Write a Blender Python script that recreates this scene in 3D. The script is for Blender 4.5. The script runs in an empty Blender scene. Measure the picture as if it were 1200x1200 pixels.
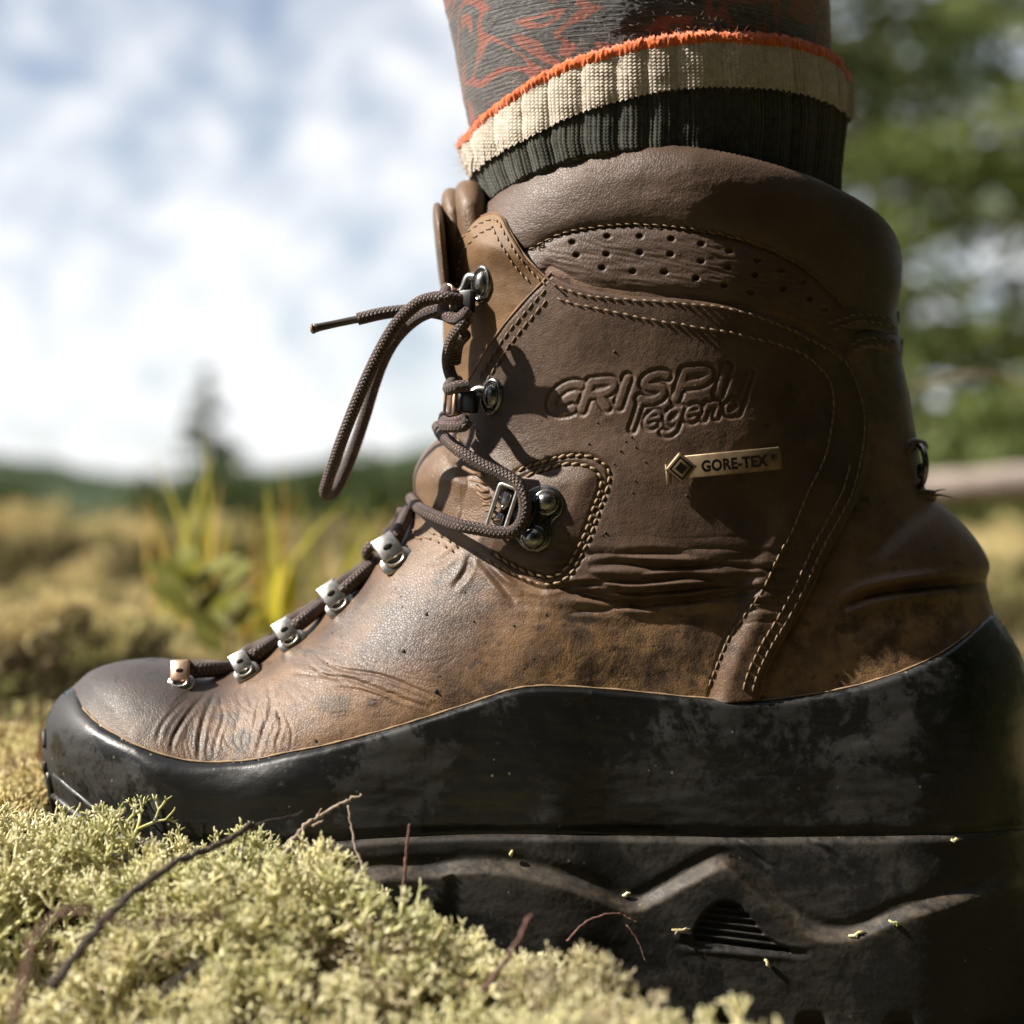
import bpy, math, random
import numpy as np
from mathutils import Vector, Matrix, Euler
random.seed(7); RNG = np.random.default_rng(7)
C = bpy.context.scene.collection
SC = bpy.context.scene

# ------------------------------------------------------------------ camera, sky, sun, exposure
FPX, DIST, CZ = 1867.0, 0.5, 0.15          # focal length in photo pixels, camera to boot centre line, camera height
cam = bpy.data.cameras.new('camera'); camo = bpy.data.objects.new('camera', cam); C.objects.link(camo)
camo.location = (0, -DIST, CZ); camo.rotation_euler = (math.radians(90), 0, 0)
cam.sensor_width = 36; cam.lens = 36*FPX/1200; cam.clip_start = 0.01; cam.clip_end = 3000
cam.dof.use_dof = True; cam.dof.focus_distance = 0.456; cam.dof.aperture_fstop = 5.6; cam.dof.aperture_blades = 9
SC.camera = camo
SUN_DIR = Vector((-0.73, -0.13, 0.67)).normalized()      # towards the sun
SUN_EL = math.asin(SUN_DIR.z); SUN_ROT = math.atan2(SUN_DIR.x, SUN_DIR.y)
sun = bpy.data.lights.new('sun', 'SUN'); suno = bpy.data.objects.new('sun', sun); C.objects.link(suno)
sun.energy = 5.0; sun.angle = math.radians(0.8); sun.color = (1.0, 0.93, 0.83)
suno.rotation_euler = SUN_DIR.to_track_quat('Z', 'Y').to_euler()
SC.view_settings.view_transform = 'Standard'; SC.view_settings.look = 'None'
SC.view_settings.exposure = 1.2; SC.view_settings.gamma = 1.0
SC.cycles.use_denoising = True
SC.cycles.use_adaptive_sampling = True; SC.cycles.adaptive_threshold = 0.02
SC.cycles.max_bounces = 5; SC.cycles.diffuse_bounces = 3; SC.cycles.transparent_max_bounces = 6

class N:                                     # node helper
    def __init__(s, tree): s.t = tree; tree.nodes.clear()
    def n(s, typ, ins=None, **kw):
        nd = s.t.nodes.new(typ)
        for k, v in kw.items(): setattr(nd, k, v)
        for k, v in (ins or {}).items():
            sk = nd.inputs[k]
            if hasattr(v, 'is_linked') or isinstance(v, bpy.types.NodeSocket): s.t.links.new(v, sk)
            else: sk.default_value = v
        return nd
    def ramp(s, fac, stops, interp='LINEAR'):
        nd = s.n('ShaderNodeValToRGB', {0: fac}); cr = nd.color_ramp; cr.interpolation = interp
        while len(cr.elements) < len(stops): cr.elements.new(0.5)
        for e, (p, c) in zip(cr.elements, stops):
            e.position = p; e.color = (c, c, c, 1) if isinstance(c, (int, float)) else (*c, 1)
        return nd.outputs[0]
    def noise(s, vec, scale, detail=4, rough=0.5, dist=0.0):
        return s.n('ShaderNodeTexNoise', {'Vector': vec, 'Scale': scale, 'Detail': detail, 'Roughness': rough, 'Distortion': dist}).outputs[0]
    def mix(s, f, a, b, blend='MIX'):
        nd = s.n('ShaderNodeMix', data_type='RGBA', blend_type=blend)
        for i, v in ((0, f), (6, a), (7, b)):
            if isinstance(v, bpy.types.NodeSocket): s.t.links.new(v, nd.inputs[i])
            elif i == 0: nd.inputs[0].default_value = v
            else: nd.inputs[i].default_value = (*v, 1) if len(v) == 3 else v
        return nd.outputs[2]
    def math(s, op, a, b=0.0, c=None):
        d = {0: a, 1: b}
        if c is not None: d[2] = c
        return s.n('ShaderNodeMath', d, operation=op).outputs[0]
    def mapv(s, vec, scale=(1,1,1), rot=(0,0,0), loc=(0,0,0)):
        return s.n('ShaderNodeMapping', {'Vector': vec, 'Scale': scale, 'Rotation': rot, 'Location': loc}).outputs[0]

w = bpy.data.worlds.new('World'); SC.world = w; w.use_nodes = True
g = N(w.node_tree)
sky = g.n('ShaderNodeTexSky', sky_type='NISHITA', sun_disc=False, sun_elevation=SUN_EL, sun_rotation=SUN_ROT,
          air_density=1.0, dust_density=0.6, ozone_density=3.5)
dirv = g.n('ShaderNodeTexCoord').outputs['Generated']
dm = g.mapv(dirv, scale=(1, 1, 1.25))
big = g.noise(dm, 3.6, 3, 0.5)
sm = g.noise(dm, 24.0, 5, 0.55, 0.2)
sepz = g.n('ShaderNodeSeparateXYZ', {0: dirv})
low = g.n('ShaderNodeMapRange', {0: sepz.outputs[2], 1: 0.02, 2: 0.30, 3: 0.15, 4: 0.0}).outputs[0]
dens = g.math('ADD', g.math('ADD', g.math('MULTIPLY', big, 0.70), g.math('MULTIPLY', sm, 0.80)), low)
cmask = g.ramp(dens, [(0.60, 0.20), (0.75, 0.55), (0.92, 1.0)])
ccol = g.mix(0.92, sky.outputs[0], (9.8, 9.85, 10.0))
skym = g.mix(cmask, sky.outputs[0], ccol)
g.n('ShaderNodeOutputWorld', {0: g.n('ShaderNodeBackground', {0: skym, 1: 0.050}).outputs[0]})

# ------------------------------------------------------------------ generic helpers
def tag(o, label=None, cat=None, group=None, kind=None):
    if label: o['label'] = label
    if cat: o['category'] = cat
    if group: o['group'] = group
    if kind: o['kind'] = kind
    return o
def empty(name, loc=(0,0,0)):
    o = bpy.data.objects.new(name, None); C.objects.link(o); o.location = loc; o.empty_display_size = 0.02; return o
def link(name, me, mat, parent=None):
    o = bpy.data.objects.new(name, me); C.objects.link(o)
    if mat is not None and not me.materials: me.materials.append(mat)
    if parent is not None:
        o.parent = parent
        p = parent; off = Vector((0,0,0))
        while p is not None: off += p.location; p = p.parent
        o.location = -off                    # meshes are written in world coordinates
    return o
class MB:
    def __init__(s): s.v = []; s.f = []; s.uv = {}; s.smooth = True
    def add(s, vs, fs):
        b = len(s.v); s.v += [tuple(v) for v in vs]; s.f += [tuple(i+b for i in f) for f in fs]; return b
    def tube(s, path, rad, n=8, caps=True, twist=0.0, flat=1.0):
        P = [Vector(p) for p in path]; m = len(P)
        R = rad if hasattr(rad, '__len__') else [rad]*m
        t0 = (P[1]-P[0]).normalized()
        up = Vector((0,0,1)) if abs(t0.z) < 0.9 else Vector((1,0,0))
        nrm = t0.cross(up).normalized(); vs = []; L = 0
        base = len(s.v)
        for i in range(m):
            t = ((P[min(i+1,m-1)]-P[max(i-1,0)])).normalized()
            nrm = (nrm - t*nrm.dot(t)).normalized(); bn = t.cross(nrm)
            if i: L += (P[i]-P[i-1]).length
            for k in range(n):
                a = 2*math.pi*k/n
                vs.append(P[i] + (nrm*math.cos(a)*flat + bn*math.sin(a))*R[i]); s.uv[base+i*n+k] = (L, k/n)
        fs = [(i*n+k, i*n+(k+1)%n, (i+1)*n+(k+1)%n, (i+1)*n+k) for i in range(m-1) for k in range(n)]
        if caps: fs += [tuple(range(n-1,-1,-1)), tuple((m-1)*n+k for k in range(n))]
        s.add(vs, fs)
    def lathe(s, prof, fr, n=24, sx=1.0, sy=1.0):          # prof: (radius, height) in local units, fr: frame function (u,v,n)->world
        vs = []; m = len(prof)
        for r, h in prof:
            for k in range(n):
                a = 2*math.pi*k/n; vs.append(fr(r*math.cos(a)*sx, r*math.sin(a)*sy, h))
        fs = [(i*n+k, i*n+(k+1)%n, (i+1)*n+(k+1)%n, (i+1)*n+k) for i in range(m-1) for k in range(n)]
        fs.append(tuple((m-1)*n+k for k in range(n)))
        s.add(vs, fs)
    def plate(s, out, fr, h0, h1, bev):                    # closed outline (u,v) extruded from h0 to h1 with a bevelled top
        out = np.array(out, float); n = len(out)
        a = np.roll(out,-1,0)-np.roll(out,1,0); a /= np.linalg.norm(a,axis=1)[:,None]+1e-9
        area = 0.5*np.sum(out[:,0]*np.roll(out[:,1],-1)-np.roll(out[:,0],-1)*out[:,1])
        inn = np.stack([-a[:,1], a[:,0]],1)*(1 if area > 0 else -1)
        rings = [(out, h0), (out, h1-bev), (out+inn*bev*0.35, h1-bev*0.3), (out+inn*bev, h1)]
        vs = [fr(p[0], p[1], h) for r, h in rings for p in r]
        fs = [(i*n+k, i*n+(k+1)%n, (i+1)*n+(k+1)%n, (i+1)*n+k) for i in range(3) for k in range(n)]
        fs += [tuple(3*n+k for k in range(n)), tuple(range(n-1,-1,-1))]
        s.add(vs, fs)
    def box(s, fr, u0,u1,v0,v1,h0,h1,bev=0.0):
        b = bev
        s.plate([(u0+b,v0),(u1-b,v0),(u1,v0+b),(u1,v1-b),(u1-b,v1),(u0+b,v1),(u0,v1-b),(u0,v0+b)] if b else [(u0,v0),(u1,v0),(u1,v1),(u0,v1)], fr, h0, h1, b*0.7 if b else 0.01)
    def build(s, name, mat, parent=None, smooth=True):
        me = bpy.data.meshes.new(name); me.from_pydata(s.v, [], s.f)
        if s.uv:
            ul = me.uv_layers.new(name='UVMap'); li = np.zeros(len(me.loops), np.int32); me.loops.foreach_get('vertex_index', li)
            tab = np.zeros((len(s.v), 2), np.float32)
            for k, q in s.uv.items(): tab[k] = q
            ul.data.foreach_set('uv', tab[li].ravel())
        if smooth: me.polygons.foreach_set('use_smooth', [True]*len(me.polygons))
        me.update(); return link(name, me, mat, parent)
def catmull(pts, n=6, closed=False):
    P = np.array(pts, float)
    if closed: Q = np.vstack([P[-1], P, P[0], P[1]])
    else: Q = np.vstack([2*P[0]-P[1], P, 2*P[-1]-P[-2]])
    out = []; t = np.linspace(0,1,n,endpoint=False)[:,None]
    for i in range(1, len(Q)-2):
        a,b,c,d = Q[i-1],Q[i],Q[i+1],Q[i+2]
        out.append(0.5*((2*b)+(c-a)*t+(2*a-5*b+4*c-d)*t*t+(3*b-a-3*c+d)*t**3))
    out = np.vstack(out)
    return out if closed else np.vstack([out, P[-1]])
def unproj(px, py, Y):
    s = (DIST+Y)/FPX
    return np.stack([(px-600)*s, Y+0*px, CZ+(600-py)*s], -1)
def U(px, py, Y):
    s = (DIST+Y)/FPX
    return Vector(((px-600)*s, Y, CZ+(600-py)*s))

# ------------------------------------------------------------------ side-view raster in which the boot is sculpted
S = 1.25; X0, Y0 = -30.0, -40.0; NX, NY = 1048, 1046
gx = X0+np.arange(NX)*S; gy = Y0+np.arange(NY)*S
GX, GY = np.meshgrid(gx, gy)
def sstep(a, b, x): t = np.clip((x-a)/(b-a), 0, 1); return t*t*(3-2*t)
def dist(pts, margin, closed=False, cp=False):
    P = np.array(pts, float)
    if closed: P = np.vstack([P, P[0]])
    D = np.full((NY,NX), float(margin)); T = np.zeros((NY,NX)); CX = GX.copy(); CY = GY.copy()
    L = 0
    for a, b in zip(P[:-1], P[1:]):
        e = b-a; l2 = e@e
        if l2 < 1e-9: continue
        i0 = max(0,int((min(a[0],b[0])-margin-X0)/S)); i1 = min(NX,int((max(a[0],b[0])+margin-X0)/S)+2)
        j0 = max(0,int((min(a[1],b[1])-margin-Y0)/S)); j1 = min(NY,int((max(a[1],b[1])+margin-Y0)/S)+2)
        if i0 >= i1 or j0 >= j1: L += l2**.5; continue
        x = GX[j0:j1,i0:i1]; y = GY[j0:j1,i0:i1]
        t = np.clip(((x-a[0])*e[0]+(y-a[1])*e[1])/l2, 0, 1)
        qx = a[0]+t*e[0]; qy = a[1]+t*e[1]
        d = np.hypot(x-qx, y-qy); m = d < D[j0:j1,i0:i1]
        D[j0:j1,i0:i1][m] = d[m]; T[j0:j1,i0:i1][m] = (L+t*l2**.5)[m]
        if cp: CX[j0:j1,i0:i1][m] = qx[m]; CY[j0:j1,i0:i1][m] = qy[m]
        L += l2**.5
    return (D, T/L, CX, CY) if cp else (D, T/max(L,1e-9))
def inside(poly):
    P = np.array(poly, float); Q = np.roll(P,-1,0); out = np.zeros((NY,NX), bool)
    for j, y in enumerate(gy):
        m = (P[:,1] > y) != (Q[:,1] > y)
        if not m.any(): continue
        p, q = P[m], Q[m]
        xs = np.sort(p[:,0]+(y-p[:,1])/(q[:,1]-p[:,1])*(q[:,0]-p[:,0]))
        out[j] = (np.searchsorted(xs, gx) % 2) == 1
    return out
def samp(A, px, py):
    fx = np.clip((px-X0)/S, 0, NX-1.001); fy = np.clip((py-Y0)/S, 0, NY-1.001)
    i = fx.astype(int); j = fy.astype(int); a = fx-i; b = fy-j
    return (A[j,i]*(1-a)+A[j,i+1]*a)*(1-b)+(A[j+1,i]*(1-a)+A[j+1,i+1]*a)*b
_perm = RNG.permutation(512); _gr = RNG.uniform(0, 2*math.pi, 512); _gc = np.cos(_gr); _gs = np.sin(_gr)
def perlin(x, y, seed=0):
    xi = np.floor(x).astype(int); yi = np.floor(y).astype(int); xf = x-xi; yf = y-yi
    u = xf**3*(xf*(xf*6-15)+10); v = yf**3*(yf*(yf*6-15)+10)
    def gr(a, b, dx, dy):
        h = _perm[(_perm[(a+seed*37) & 511]+b) & 511]; return _gc[h]*dx+_gs[h]*dy
    return ((gr(xi,yi,xf,yf)*(1-u)+gr(xi+1,yi,xf-1,yf)*u)*(1-v)+(gr(xi,yi+1,xf,yf-1)*(1-u)+gr(xi+1,yi+1,xf-1,yf-1)*u)*v)*1.4
def fbm(x, y, o=4, seed=0):
    r = 0; a = 1
    for k in range(o): r = r+a*perlin(x*2**k, y*2**k, seed+k); a *= 0.5
    return r
def table(pts, sig):
    W = 0; A = 0
    for x, y, v in pts:
        k = np.exp(-((GX-x)**2+(GY-y)**2)/(2*sig*sig))+1e-12; W = W+k; A = A+k*v
    return A/W

FRONT = catmull([(566,-300),(566,-100),(566,150),(552,228),(528,262),(519,300),(518,350),(520,400),(522,440),(524,485),(522,508),(505,521),(490,541),(484,562),(487,588),
    (481,612),(462,632),(437,660),(405,692),(370,724),(335,748),(300,769),(268,786),(240,790),(212,781),(185,776),(155,774),(128,778),(104,788),(86,804),(68,818),(56,838),(50,862),(49,890),(53,918),(60,944),(66,965),(74,1000),(90,1300),(90,1500)], 6)
BACK = catmull([(1057,-300),(1057,-100),(1057,200),(1058,300),(1056,335),(1051,362),(1053,382),(1056,402),(1058,425),(1064,455),(1072,500),(1080,545),(1087,578),(1110,596),(1134,620),(1153,645),(1160,664),(1156,680),(1158,695),(1164,715),(1180,738),(1198,770),(1212,815),(1218,870),(1218,930),(1214,980),(1216,1050),(1217,1300),(1217,1500)], 6)
bodypoly = np.vstack([FRONT, BACK[::-1]])
IN = inside(bodypoly)
dF, _ = dist(FRONT, 300); dB, _ = dist(BACK, 300)
k_ = 30.0
dS = np.minimum(dF, dB); dS = np.where(IN, dS, -dS)
for _ in range(3):
    dS[1:-1,:] = (dS[:-2,:]+2*dS[1:-1,:]+dS[2:,:])/4; dS[:,1:-1] = (dS[:,:-2]+2*dS[:,1:-1]+dS[:,2:])/4
BW = table([(560,200,.044),(700,200,.050),(820,180,.053),(920,190,.0535),(1010,220,.050),(1050,300,.047),(560,330,.041),(700,330,.047),(820,330,.0515),(910,330,.052),(1010,350,.045),
    (560,470,.039),(700,470,.044),(800,470,.0480),(890,470,.0495),(980,470,.043),(1060,480,.036),(520,560,.034),(600,590,.0425),(700,590,.0445),(800,590,.0470),(890,590,.0475),(970,590,.042),(1090,600,.036),
    (480,690,.045),(600,700,.0475),(700,700,.047),(800,700,.0465),(950,700,.043),(1100,690,.040),(120,800,.036),(220,830,.044),(330,840,.050),(450,800,.051),(600,800,.049),(800,800,.0465),(1000,800,.044),(1150,800,.043),
    (60,900,.038),(200,900,.046),(350,920,.052),(550,920,.050),(800,920,.047),(1000,920,.046),(1150,920,.045),(60,1050,.040),(200,1050,.048),(350,1050,.053),(600,1100,.051),(800,1100,.048),(1000,1100,.048),(1180,1100,.047),(800,1240,.048),(300,1240,.053)], 62)
RD = table([(60,860,150),(150,820,140),(300,840,170),(450,720,210),(600,760,230),(500,560,120),(560,420,190),(560,280,170),(700,350,250),(850,350,270),(1000,330,230),(1040,480,200),(1080,640,170),(1150,850,150),(1150,1100,150),(900,700,260),(700,600,260),(800,180,270),(100,1100,150),(600,1000,260)], 90)
def Wq(px, py):
    q = np.clip(samp(dS,px,py)/samp(RD,px,py), 0, 1); p = 2.15
    return samp(BW,px,py)*(1-(1-q)**p)**(1/p)
def W1(px, py): return float(Wq(np.array([float(px)]), np.array([float(py)]))[0])

def panel(name, poly, mat, parent, relief=None, prof=None, stride=1, far=True, fstride=4, col=None, bottom=None, near=True):
    """a sheet of the boot: the side-view outline `poly` laid on the body surface, relief in metres, prof(d) the edge profile"""
    P = np.array(poly, float)
    I = inside(P); vs_all = []; fs_all = []; cl = []
    D, _, CX, CY = dist(P, 60, True, True)
    for side, st in ((-1, stride), (1, fstride)):
        if (side == 1 and not far) or (side == -1 and not near): continue
        i_ = I[::st,::st]; d_ = D[::st,::st].copy(); x_ = GX[::st,::st].copy(); y_ = GY[::st,::st].copy()
        cx = CX[::st,::st]; cy = CY[::st,::st]
        cell = i_[:-1,:-1]|i_[1:,:-1]|i_[:-1,1:]|i_[1:,1:]
        used = np.zeros_like(i_); used[:-1,:-1]|=cell; used[1:,:-1]|=cell; used[:-1,1:]|=cell; used[1:,1:]|=cell
        snap = used & (~i_ | (d_ < 0.3*S*st))
        x_[snap] = cx[snap]; y_[snap] = cy[snap]; d_[snap] = 0; d_ = np.where(i_|snap, d_, 0)
        idx = np.full(i_.shape, -1); idx[used] = np.arange(used.sum())
        px, py, dd = x_[used], y_[used], d_[used]
        dep = Wq(px, py)
        if relief is not None: dep = dep+samp(relief, px, py)
        if prof is not None: dep = dep+prof(dd)
        dep = np.maximum(dep, 0.0)
        co = unproj(px, py, -dep)
        if side == 1: co[:,1] *= -1
        jj, ii = np.nonzero(cell)
        q = np.stack([idx[jj,ii], idx[jj+1,ii], idx[jj+1,ii+1], idx[jj,ii+1]], 1)+sum(len(v) for v in vs_all)
        if side == 1: q = q[:,::-1]
        vs_all.append(co); fs_all.append(q)
        if col is not None: cl.append(np.stack([samp(c,px,py) for c in col]+[np.ones(len(px))],1))
    if bottom is not None:
        b = np.array(bottom, float); dep = Wq(b[:,0], b[:,1])+(samp(relief,b[:,0],b[:,1]) if relief is not None else 0)
        n0 = unproj(b[:,0], b[:,1], -dep); n1 = n0.copy(); n1[:,1] *= -1
        o = sum(len(v) for v in vs_all); m = len(b)
        vs_all += [n0, n1]; k = np.arange(m-1)
        fs_all.append(np.stack([o+k, o+m+k, o+m+k+1, o+k+1],1))
        if col is not None: cl += [np.ones((2*m,4))*[0,0,0,1]]
    V = np.vstack(vs_all); Fa = np.vstack(fs_all)
    me = bpy.data.meshes.new(name)
    me.vertices.add(len(V)); me.vertices.foreach_set('co', V.astype(np.float32).ravel())
    me.loops.add(Fa.size); me.loops.foreach_set('vertex_index', Fa.astype(np.int32).ravel())
    me.polygons.add(len(Fa)); me.polygons.foreach_set('loop_start', np.arange(0,Fa.size,4,dtype=np.int32)); me.polygons.foreach_set('loop_total', np.full(len(Fa),4,np.int32))
    me.polygons.foreach_set('use_smooth', np.ones(len(Fa), bool))
    me.update(calc_edges=True); me.validate()
    if col is not None:
        at = me.color_attributes.new('wear', 'FLOAT_COLOR', 'POINT'); at.data.foreach_set('color', np.vstack(cl).astype(np.float32).ravel())
    return link(name, me, mat, parent)

# ------------------------------------------------------------------ materials
def newmat(name):
    m = bpy.data.materials.new(name); m.use_nodes = True; return m, N(m.node_tree)
def finish(h, bsdf): h.n('ShaderNodeOutputMaterial', {0: bsdf.outputs[0]})
def leather(name, base, dark, tan, rough=0.5, grain=1.0, wear=False, spec=0.4):
    m, h = newmat(name); co = h.n('ShaderNodeTexCoord').outputs['Object']
    n1 = h.noise(co, 38, 6, 0.62, 0.3); n2 = h.noise(co, 210, 5, 0.65); n3 = h.noise(co, 14, 4, 0.6, 0.6)
    c = h.mix(h.ramp(n1, [(0.40,0.0),(0.60,1.0)]), dark, base)
    c = h.mix(h.math('MULTIPLY', h.ramp(n3, [(0.50,0.0),(0.68,1.0)]), 0.55), c, tan)
    c = h.mix(h.math('MULTIPLY', h.ramp(n2, [(0.45,0.0),(0.75,1.0)]), 0.35), c, dark)
    r0 = h.math('ADD', rough-0.08, h.math('MULTIPLY', n1, 0.2))
    if wear:
        a = h.n('ShaderNodeSeparateColor', {0: h.n('ShaderNodeAttribute', attribute_name='wear').outputs['Color']})
        nz = h.noise(co, 120, 6, 0.7)
        grey = h.math('MULTIPLY', a.outputs[0], h.ramp(nz, [(0.30,0.75),(0.6,1.0)]))
        c = h.mix(grey, c, (0.040,0.034,0.032))
        tanm = h.math('MULTIPLY', a.outputs[1], h.ramp(nz, [(0.42,0.0),(0.62,1.0)]))
        c = h.mix(tanm, c, tan)
        st = h.math('MULTIPLY', a.outputs[2], h.ramp(h.noise(co, 260, 4, 0.6), [(0.35,0.55),(0.6,1.0)]))
        c = h.mix(st, c, (0.022,0.018,0.016))
    pore = h.n('ShaderNodeTexVoronoi', {'Vector': co, 'Scale': 1150.0}, feature='DISTANCE_TO_EDGE').outputs[0]
    pg = h.ramp(pore, [(0.0,0.0),(0.16,1.0)])
    fine = h.noise(co, 900, 3, 0.6)
    hgt = h.math('ADD', h.math('MULTIPLY', pg, 0.5), h.math('ADD', h.math('MULTIPLY', fine, 0.6), h.math('MULTIPLY', n2, 1.0)))
    bmp = h.n('ShaderNodeBump', {'Strength': 0.36*grain, 'Distance': 0.00035, 'Height': hgt}).outputs[0]
    b = h.n('ShaderNodeBsdfPrincipled', {'Base Color': c, 'Roughness': r0, 'Normal': bmp, 'Specular IOR Level': spec})
    finish(h, b); return m
M = {}
M['leather'] = leather('oiled_brown_leather', (0.140,0.080,0.045), (0.050,0.030,0.021), (0.225,0.130,0.062), 0.47, 0.85, True, 0.42)
M['quarter'] = leather('brown_nubuck_leather', (0.086,0.051,0.033), (0.043,0.026,0.018), (0.122,0.072,0.041), 0.47, 0.75, True, 0.35)
M['cuff'] = leather('soft_padded_leather', (0.084,0.051,0.035), (0.052,0.032,0.022), (0.096,0.059,0.040), 0.48, 0.95, False, 0.35)
M['tab'] = leather('tan_nubuck_leather', (0.165,0.088,0.034), (0.090,0.047,0.020), (0.215,0.120,0.048), 0.60, 0.7)
M['tongue'] = leather('tongue_leather', (0.140,0.084,0.048), (0.062,0.037,0.023), (0.20,0.122,0.066), 0.45, 0.9)
def rubber(name, base, mud, mudamt, rough, brush=True):
    m, h = newmat(name); co = h.n('ShaderNodeTexCoord').outputs['Object']
    big = h.noise(co, 34, 7, 0.66, 0.5); fine = h.noise(co, 420, 4, 0.7)
    st = h.noise(h.mapv(co, scale=(60,60,1500)), 1.0, 3, 0.6)
    mk = h.ramp(h.math('ADD', big, h.math('MULTIPLY', h.math('SUBTRACT', fine, 0.5), 0.32)), [(0.47,0.0),(0.55,1.0)])
    mk = h.math('MULTIPLY', mk, mudamt)
    c = h.mix(mk, base, mud)
    sp = h.ramp(h.n('ShaderNodeTexVoronoi', {'Vector': co, 'Scale': 240.0, 'Randomness': 1.0}).outputs[0], [(0.0,1.0),(0.085,1.0),(0.11,0.0)])
    sp = h.math('MULTIPLY', sp, h.ramp(h.noise(co, 60, 3, 0.5), [(0.52,0.0),(0.60,0.75)]))
    c = h.mix(sp, c, (0.20,0.16,0.10))
    c = h.mix(h.math('MULTIPLY', h.ramp(st, [(0.5,0.0),(0.68,1.0)]), 0.10 if brush else 0.05), c, tuple(v*1.9 for v in mud))
    if not brush:
        a = h.n('ShaderNodeSeparateColor', {0: h.n('ShaderNodeAttribute', attribute_name='wear').outputs['Color']})
        c = h.mix(h.math('MULTIPLY', a.outputs[0], h.ramp(fine, [(0.35,0.25),(0.65,1.0)])), c, (0.078,0.059,0.040))
    r = h.math('ADD', rough, h.math('MULTIPLY', mk, 0.25))
    hg = h.math('ADD', h.math('MULTIPLY', fine, 0.6), h.math('ADD', h.math('MULTIPLY', big, 1.2), h.math('MULTIPLY', st, 0.12 if brush else 0.05)))
    bmp = h.n('ShaderNodeBump', {'Strength': 0.35, 'Distance': 0.0004, 'Height': hg}).outputs[0]
    b = h.n('ShaderNodeBsdfPrincipled', {'Base Color': c, 'Roughness': r, 'Normal': bmp, 'Specular IOR Level': 0.45}); finish(h, b); return m
M['rand'] = rubber('black_rand_rubber', (0.005,0.005,0.005), (0.021,0.020,0.0185), 0.95, 0.33)
M['sole'] = rubber('dusty_sole_rubber', (0.007,0.007,0.007), (0.026,0.022,0.018), 0.75, 0.5, False)
def simple(name, col, rough, metal=0.0, var=0.35, scale=150, bump=0.15, spec=0.5):
    m, h = newmat(name); co = h.n('ShaderNodeTexCoord').outputs['Object']
    n = h.noise(co, scale, 5, 0.6)
    c = h.mix(h.ramp(n, [(0.35,0.0),(0.65,1.0)]), tuple(v*(1-var) for v in col), col)
    r = h.math('ADD', rough-0.06, h.math('MULTIPLY', h.noise(co, scale*2.3, 4, 0.6), 0.14))
    bmp = h.n('ShaderNodeBump', {'Strength': bump, 'Distance': 0.0003, 'Height': h.noise(co, scale*4, 3, 0.6)}).outputs[0]
    b = h.n('ShaderNodeBsdfPrincipled', {'Base Color': c, 'Roughness': r, 'Metallic': metal, 'Normal': bmp, 'Specular IOR Level': spec}); finish(h, b); return m
M['gun'] = simple('gunmetal', (0.30,0.29,0.28), 0.26, 1.0, 0.45, 500, 0.06)
M['black_metal'] = simple('black_coated_metal', (0.030,0.029,0.028), 0.34, 0.6, 0.4, 400, 0.05)
M['silver'] = simple('worn_silver_metal', (0.62,0.59,0.56), 0.30, 1.0, 0.35, 500, 0.08)
M['copper'] = simple('worn_copper_edge', (0.55,0.36,0.26), 0.34, 1.0, 0.3, 500, 0.08)
M['brass'] = simple('dull_brass', (0.25,0.18,0.11), 0.50, 0.7, 0.3, 420, 0.08)
M['ink'] = simple('dark_ink', (0.016,0.013,0.011), 0.85, spec=0.1)
M['thread'] = simple('waxed_thread', (0.27,0.18,0.10), 0.6, 0, 0.45, 900, 0.3)
M['darkthread'] = simple('dark_waxed_thread', (0.19,0.125,0.072), 0.6, 0, 0.45, 900, 0.3)
M['edge'] = simple('raw_leather_edge', (0.30,0.20,0.11), 0.75, 0, 0.4, 300, 0.3)
M['edge2'] = simple('cut_leather_edge', (0.20,0.115,0.062), 0.7, 0, 0.5, 300, 0.3)
M['crumb'] = simple('dark_soil', (0.035,0.025,0.018), 0.8, 0, 0.5, 800, 0.5)
M['aglet'] = simple('aglet_plastic', (0.05,0.04,0.03), 0.35, 0, 0.3, 300, 0.1)
M['aglettip'] = simple('aglet_cut_end', (0.30,0.24,0.16), 0.6, 0, 0.3, 300, 0.1)
def lace_mat():
    m, h = newmat('braided_lace'); uv = h.n('ShaderNodeTexCoord').outputs['UV']
    s = h.n('ShaderNodeSeparateXYZ', {0: uv}); a = h.math('MULTIPLY', s.outputs[0], 2500.0); b = h.math('MULTIPLY', s.outputs[1], 2*math.pi*3)
    p01 = h.math('MINIMUM', h.math('ABSOLUTE', h.math('SINE', h.math('ADD', a, b))), h.math('ABSOLUTE', h.math('SINE', h.math('SUBTRACT', a, b))))
    co = h.n('ShaderNodeTexCoord').outputs['Object']
    c = h.mix(h.ramp(p01, [(0.12,0.0),(0.6,1.0)]), (0.018,0.011,0.010), (0.075,0.043,0.036))
    c = h.mix(h.math('MULTIPLY', h.ramp(p01, [(0.72,0.0),(0.85,1.0)]), h.ramp(h.noise(co, 300, 3), [(0.5,0.0),(0.6,0.6)])), c, (0.30,0.17,0.10))
    bmp = h.n('ShaderNodeBump', {'Strength': 0.8, 'Distance': 0.0004, 'Height': p01}).outputs[0]
    b_ = h.n('ShaderNodeBsdfPrincipled', {'Base Color': c, 'Roughness': 0.62, 'Normal': bmp, 'Sheen Weight': 0.06}); finish(h, b_); return m
M['lace'] = lace_mat()
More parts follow.
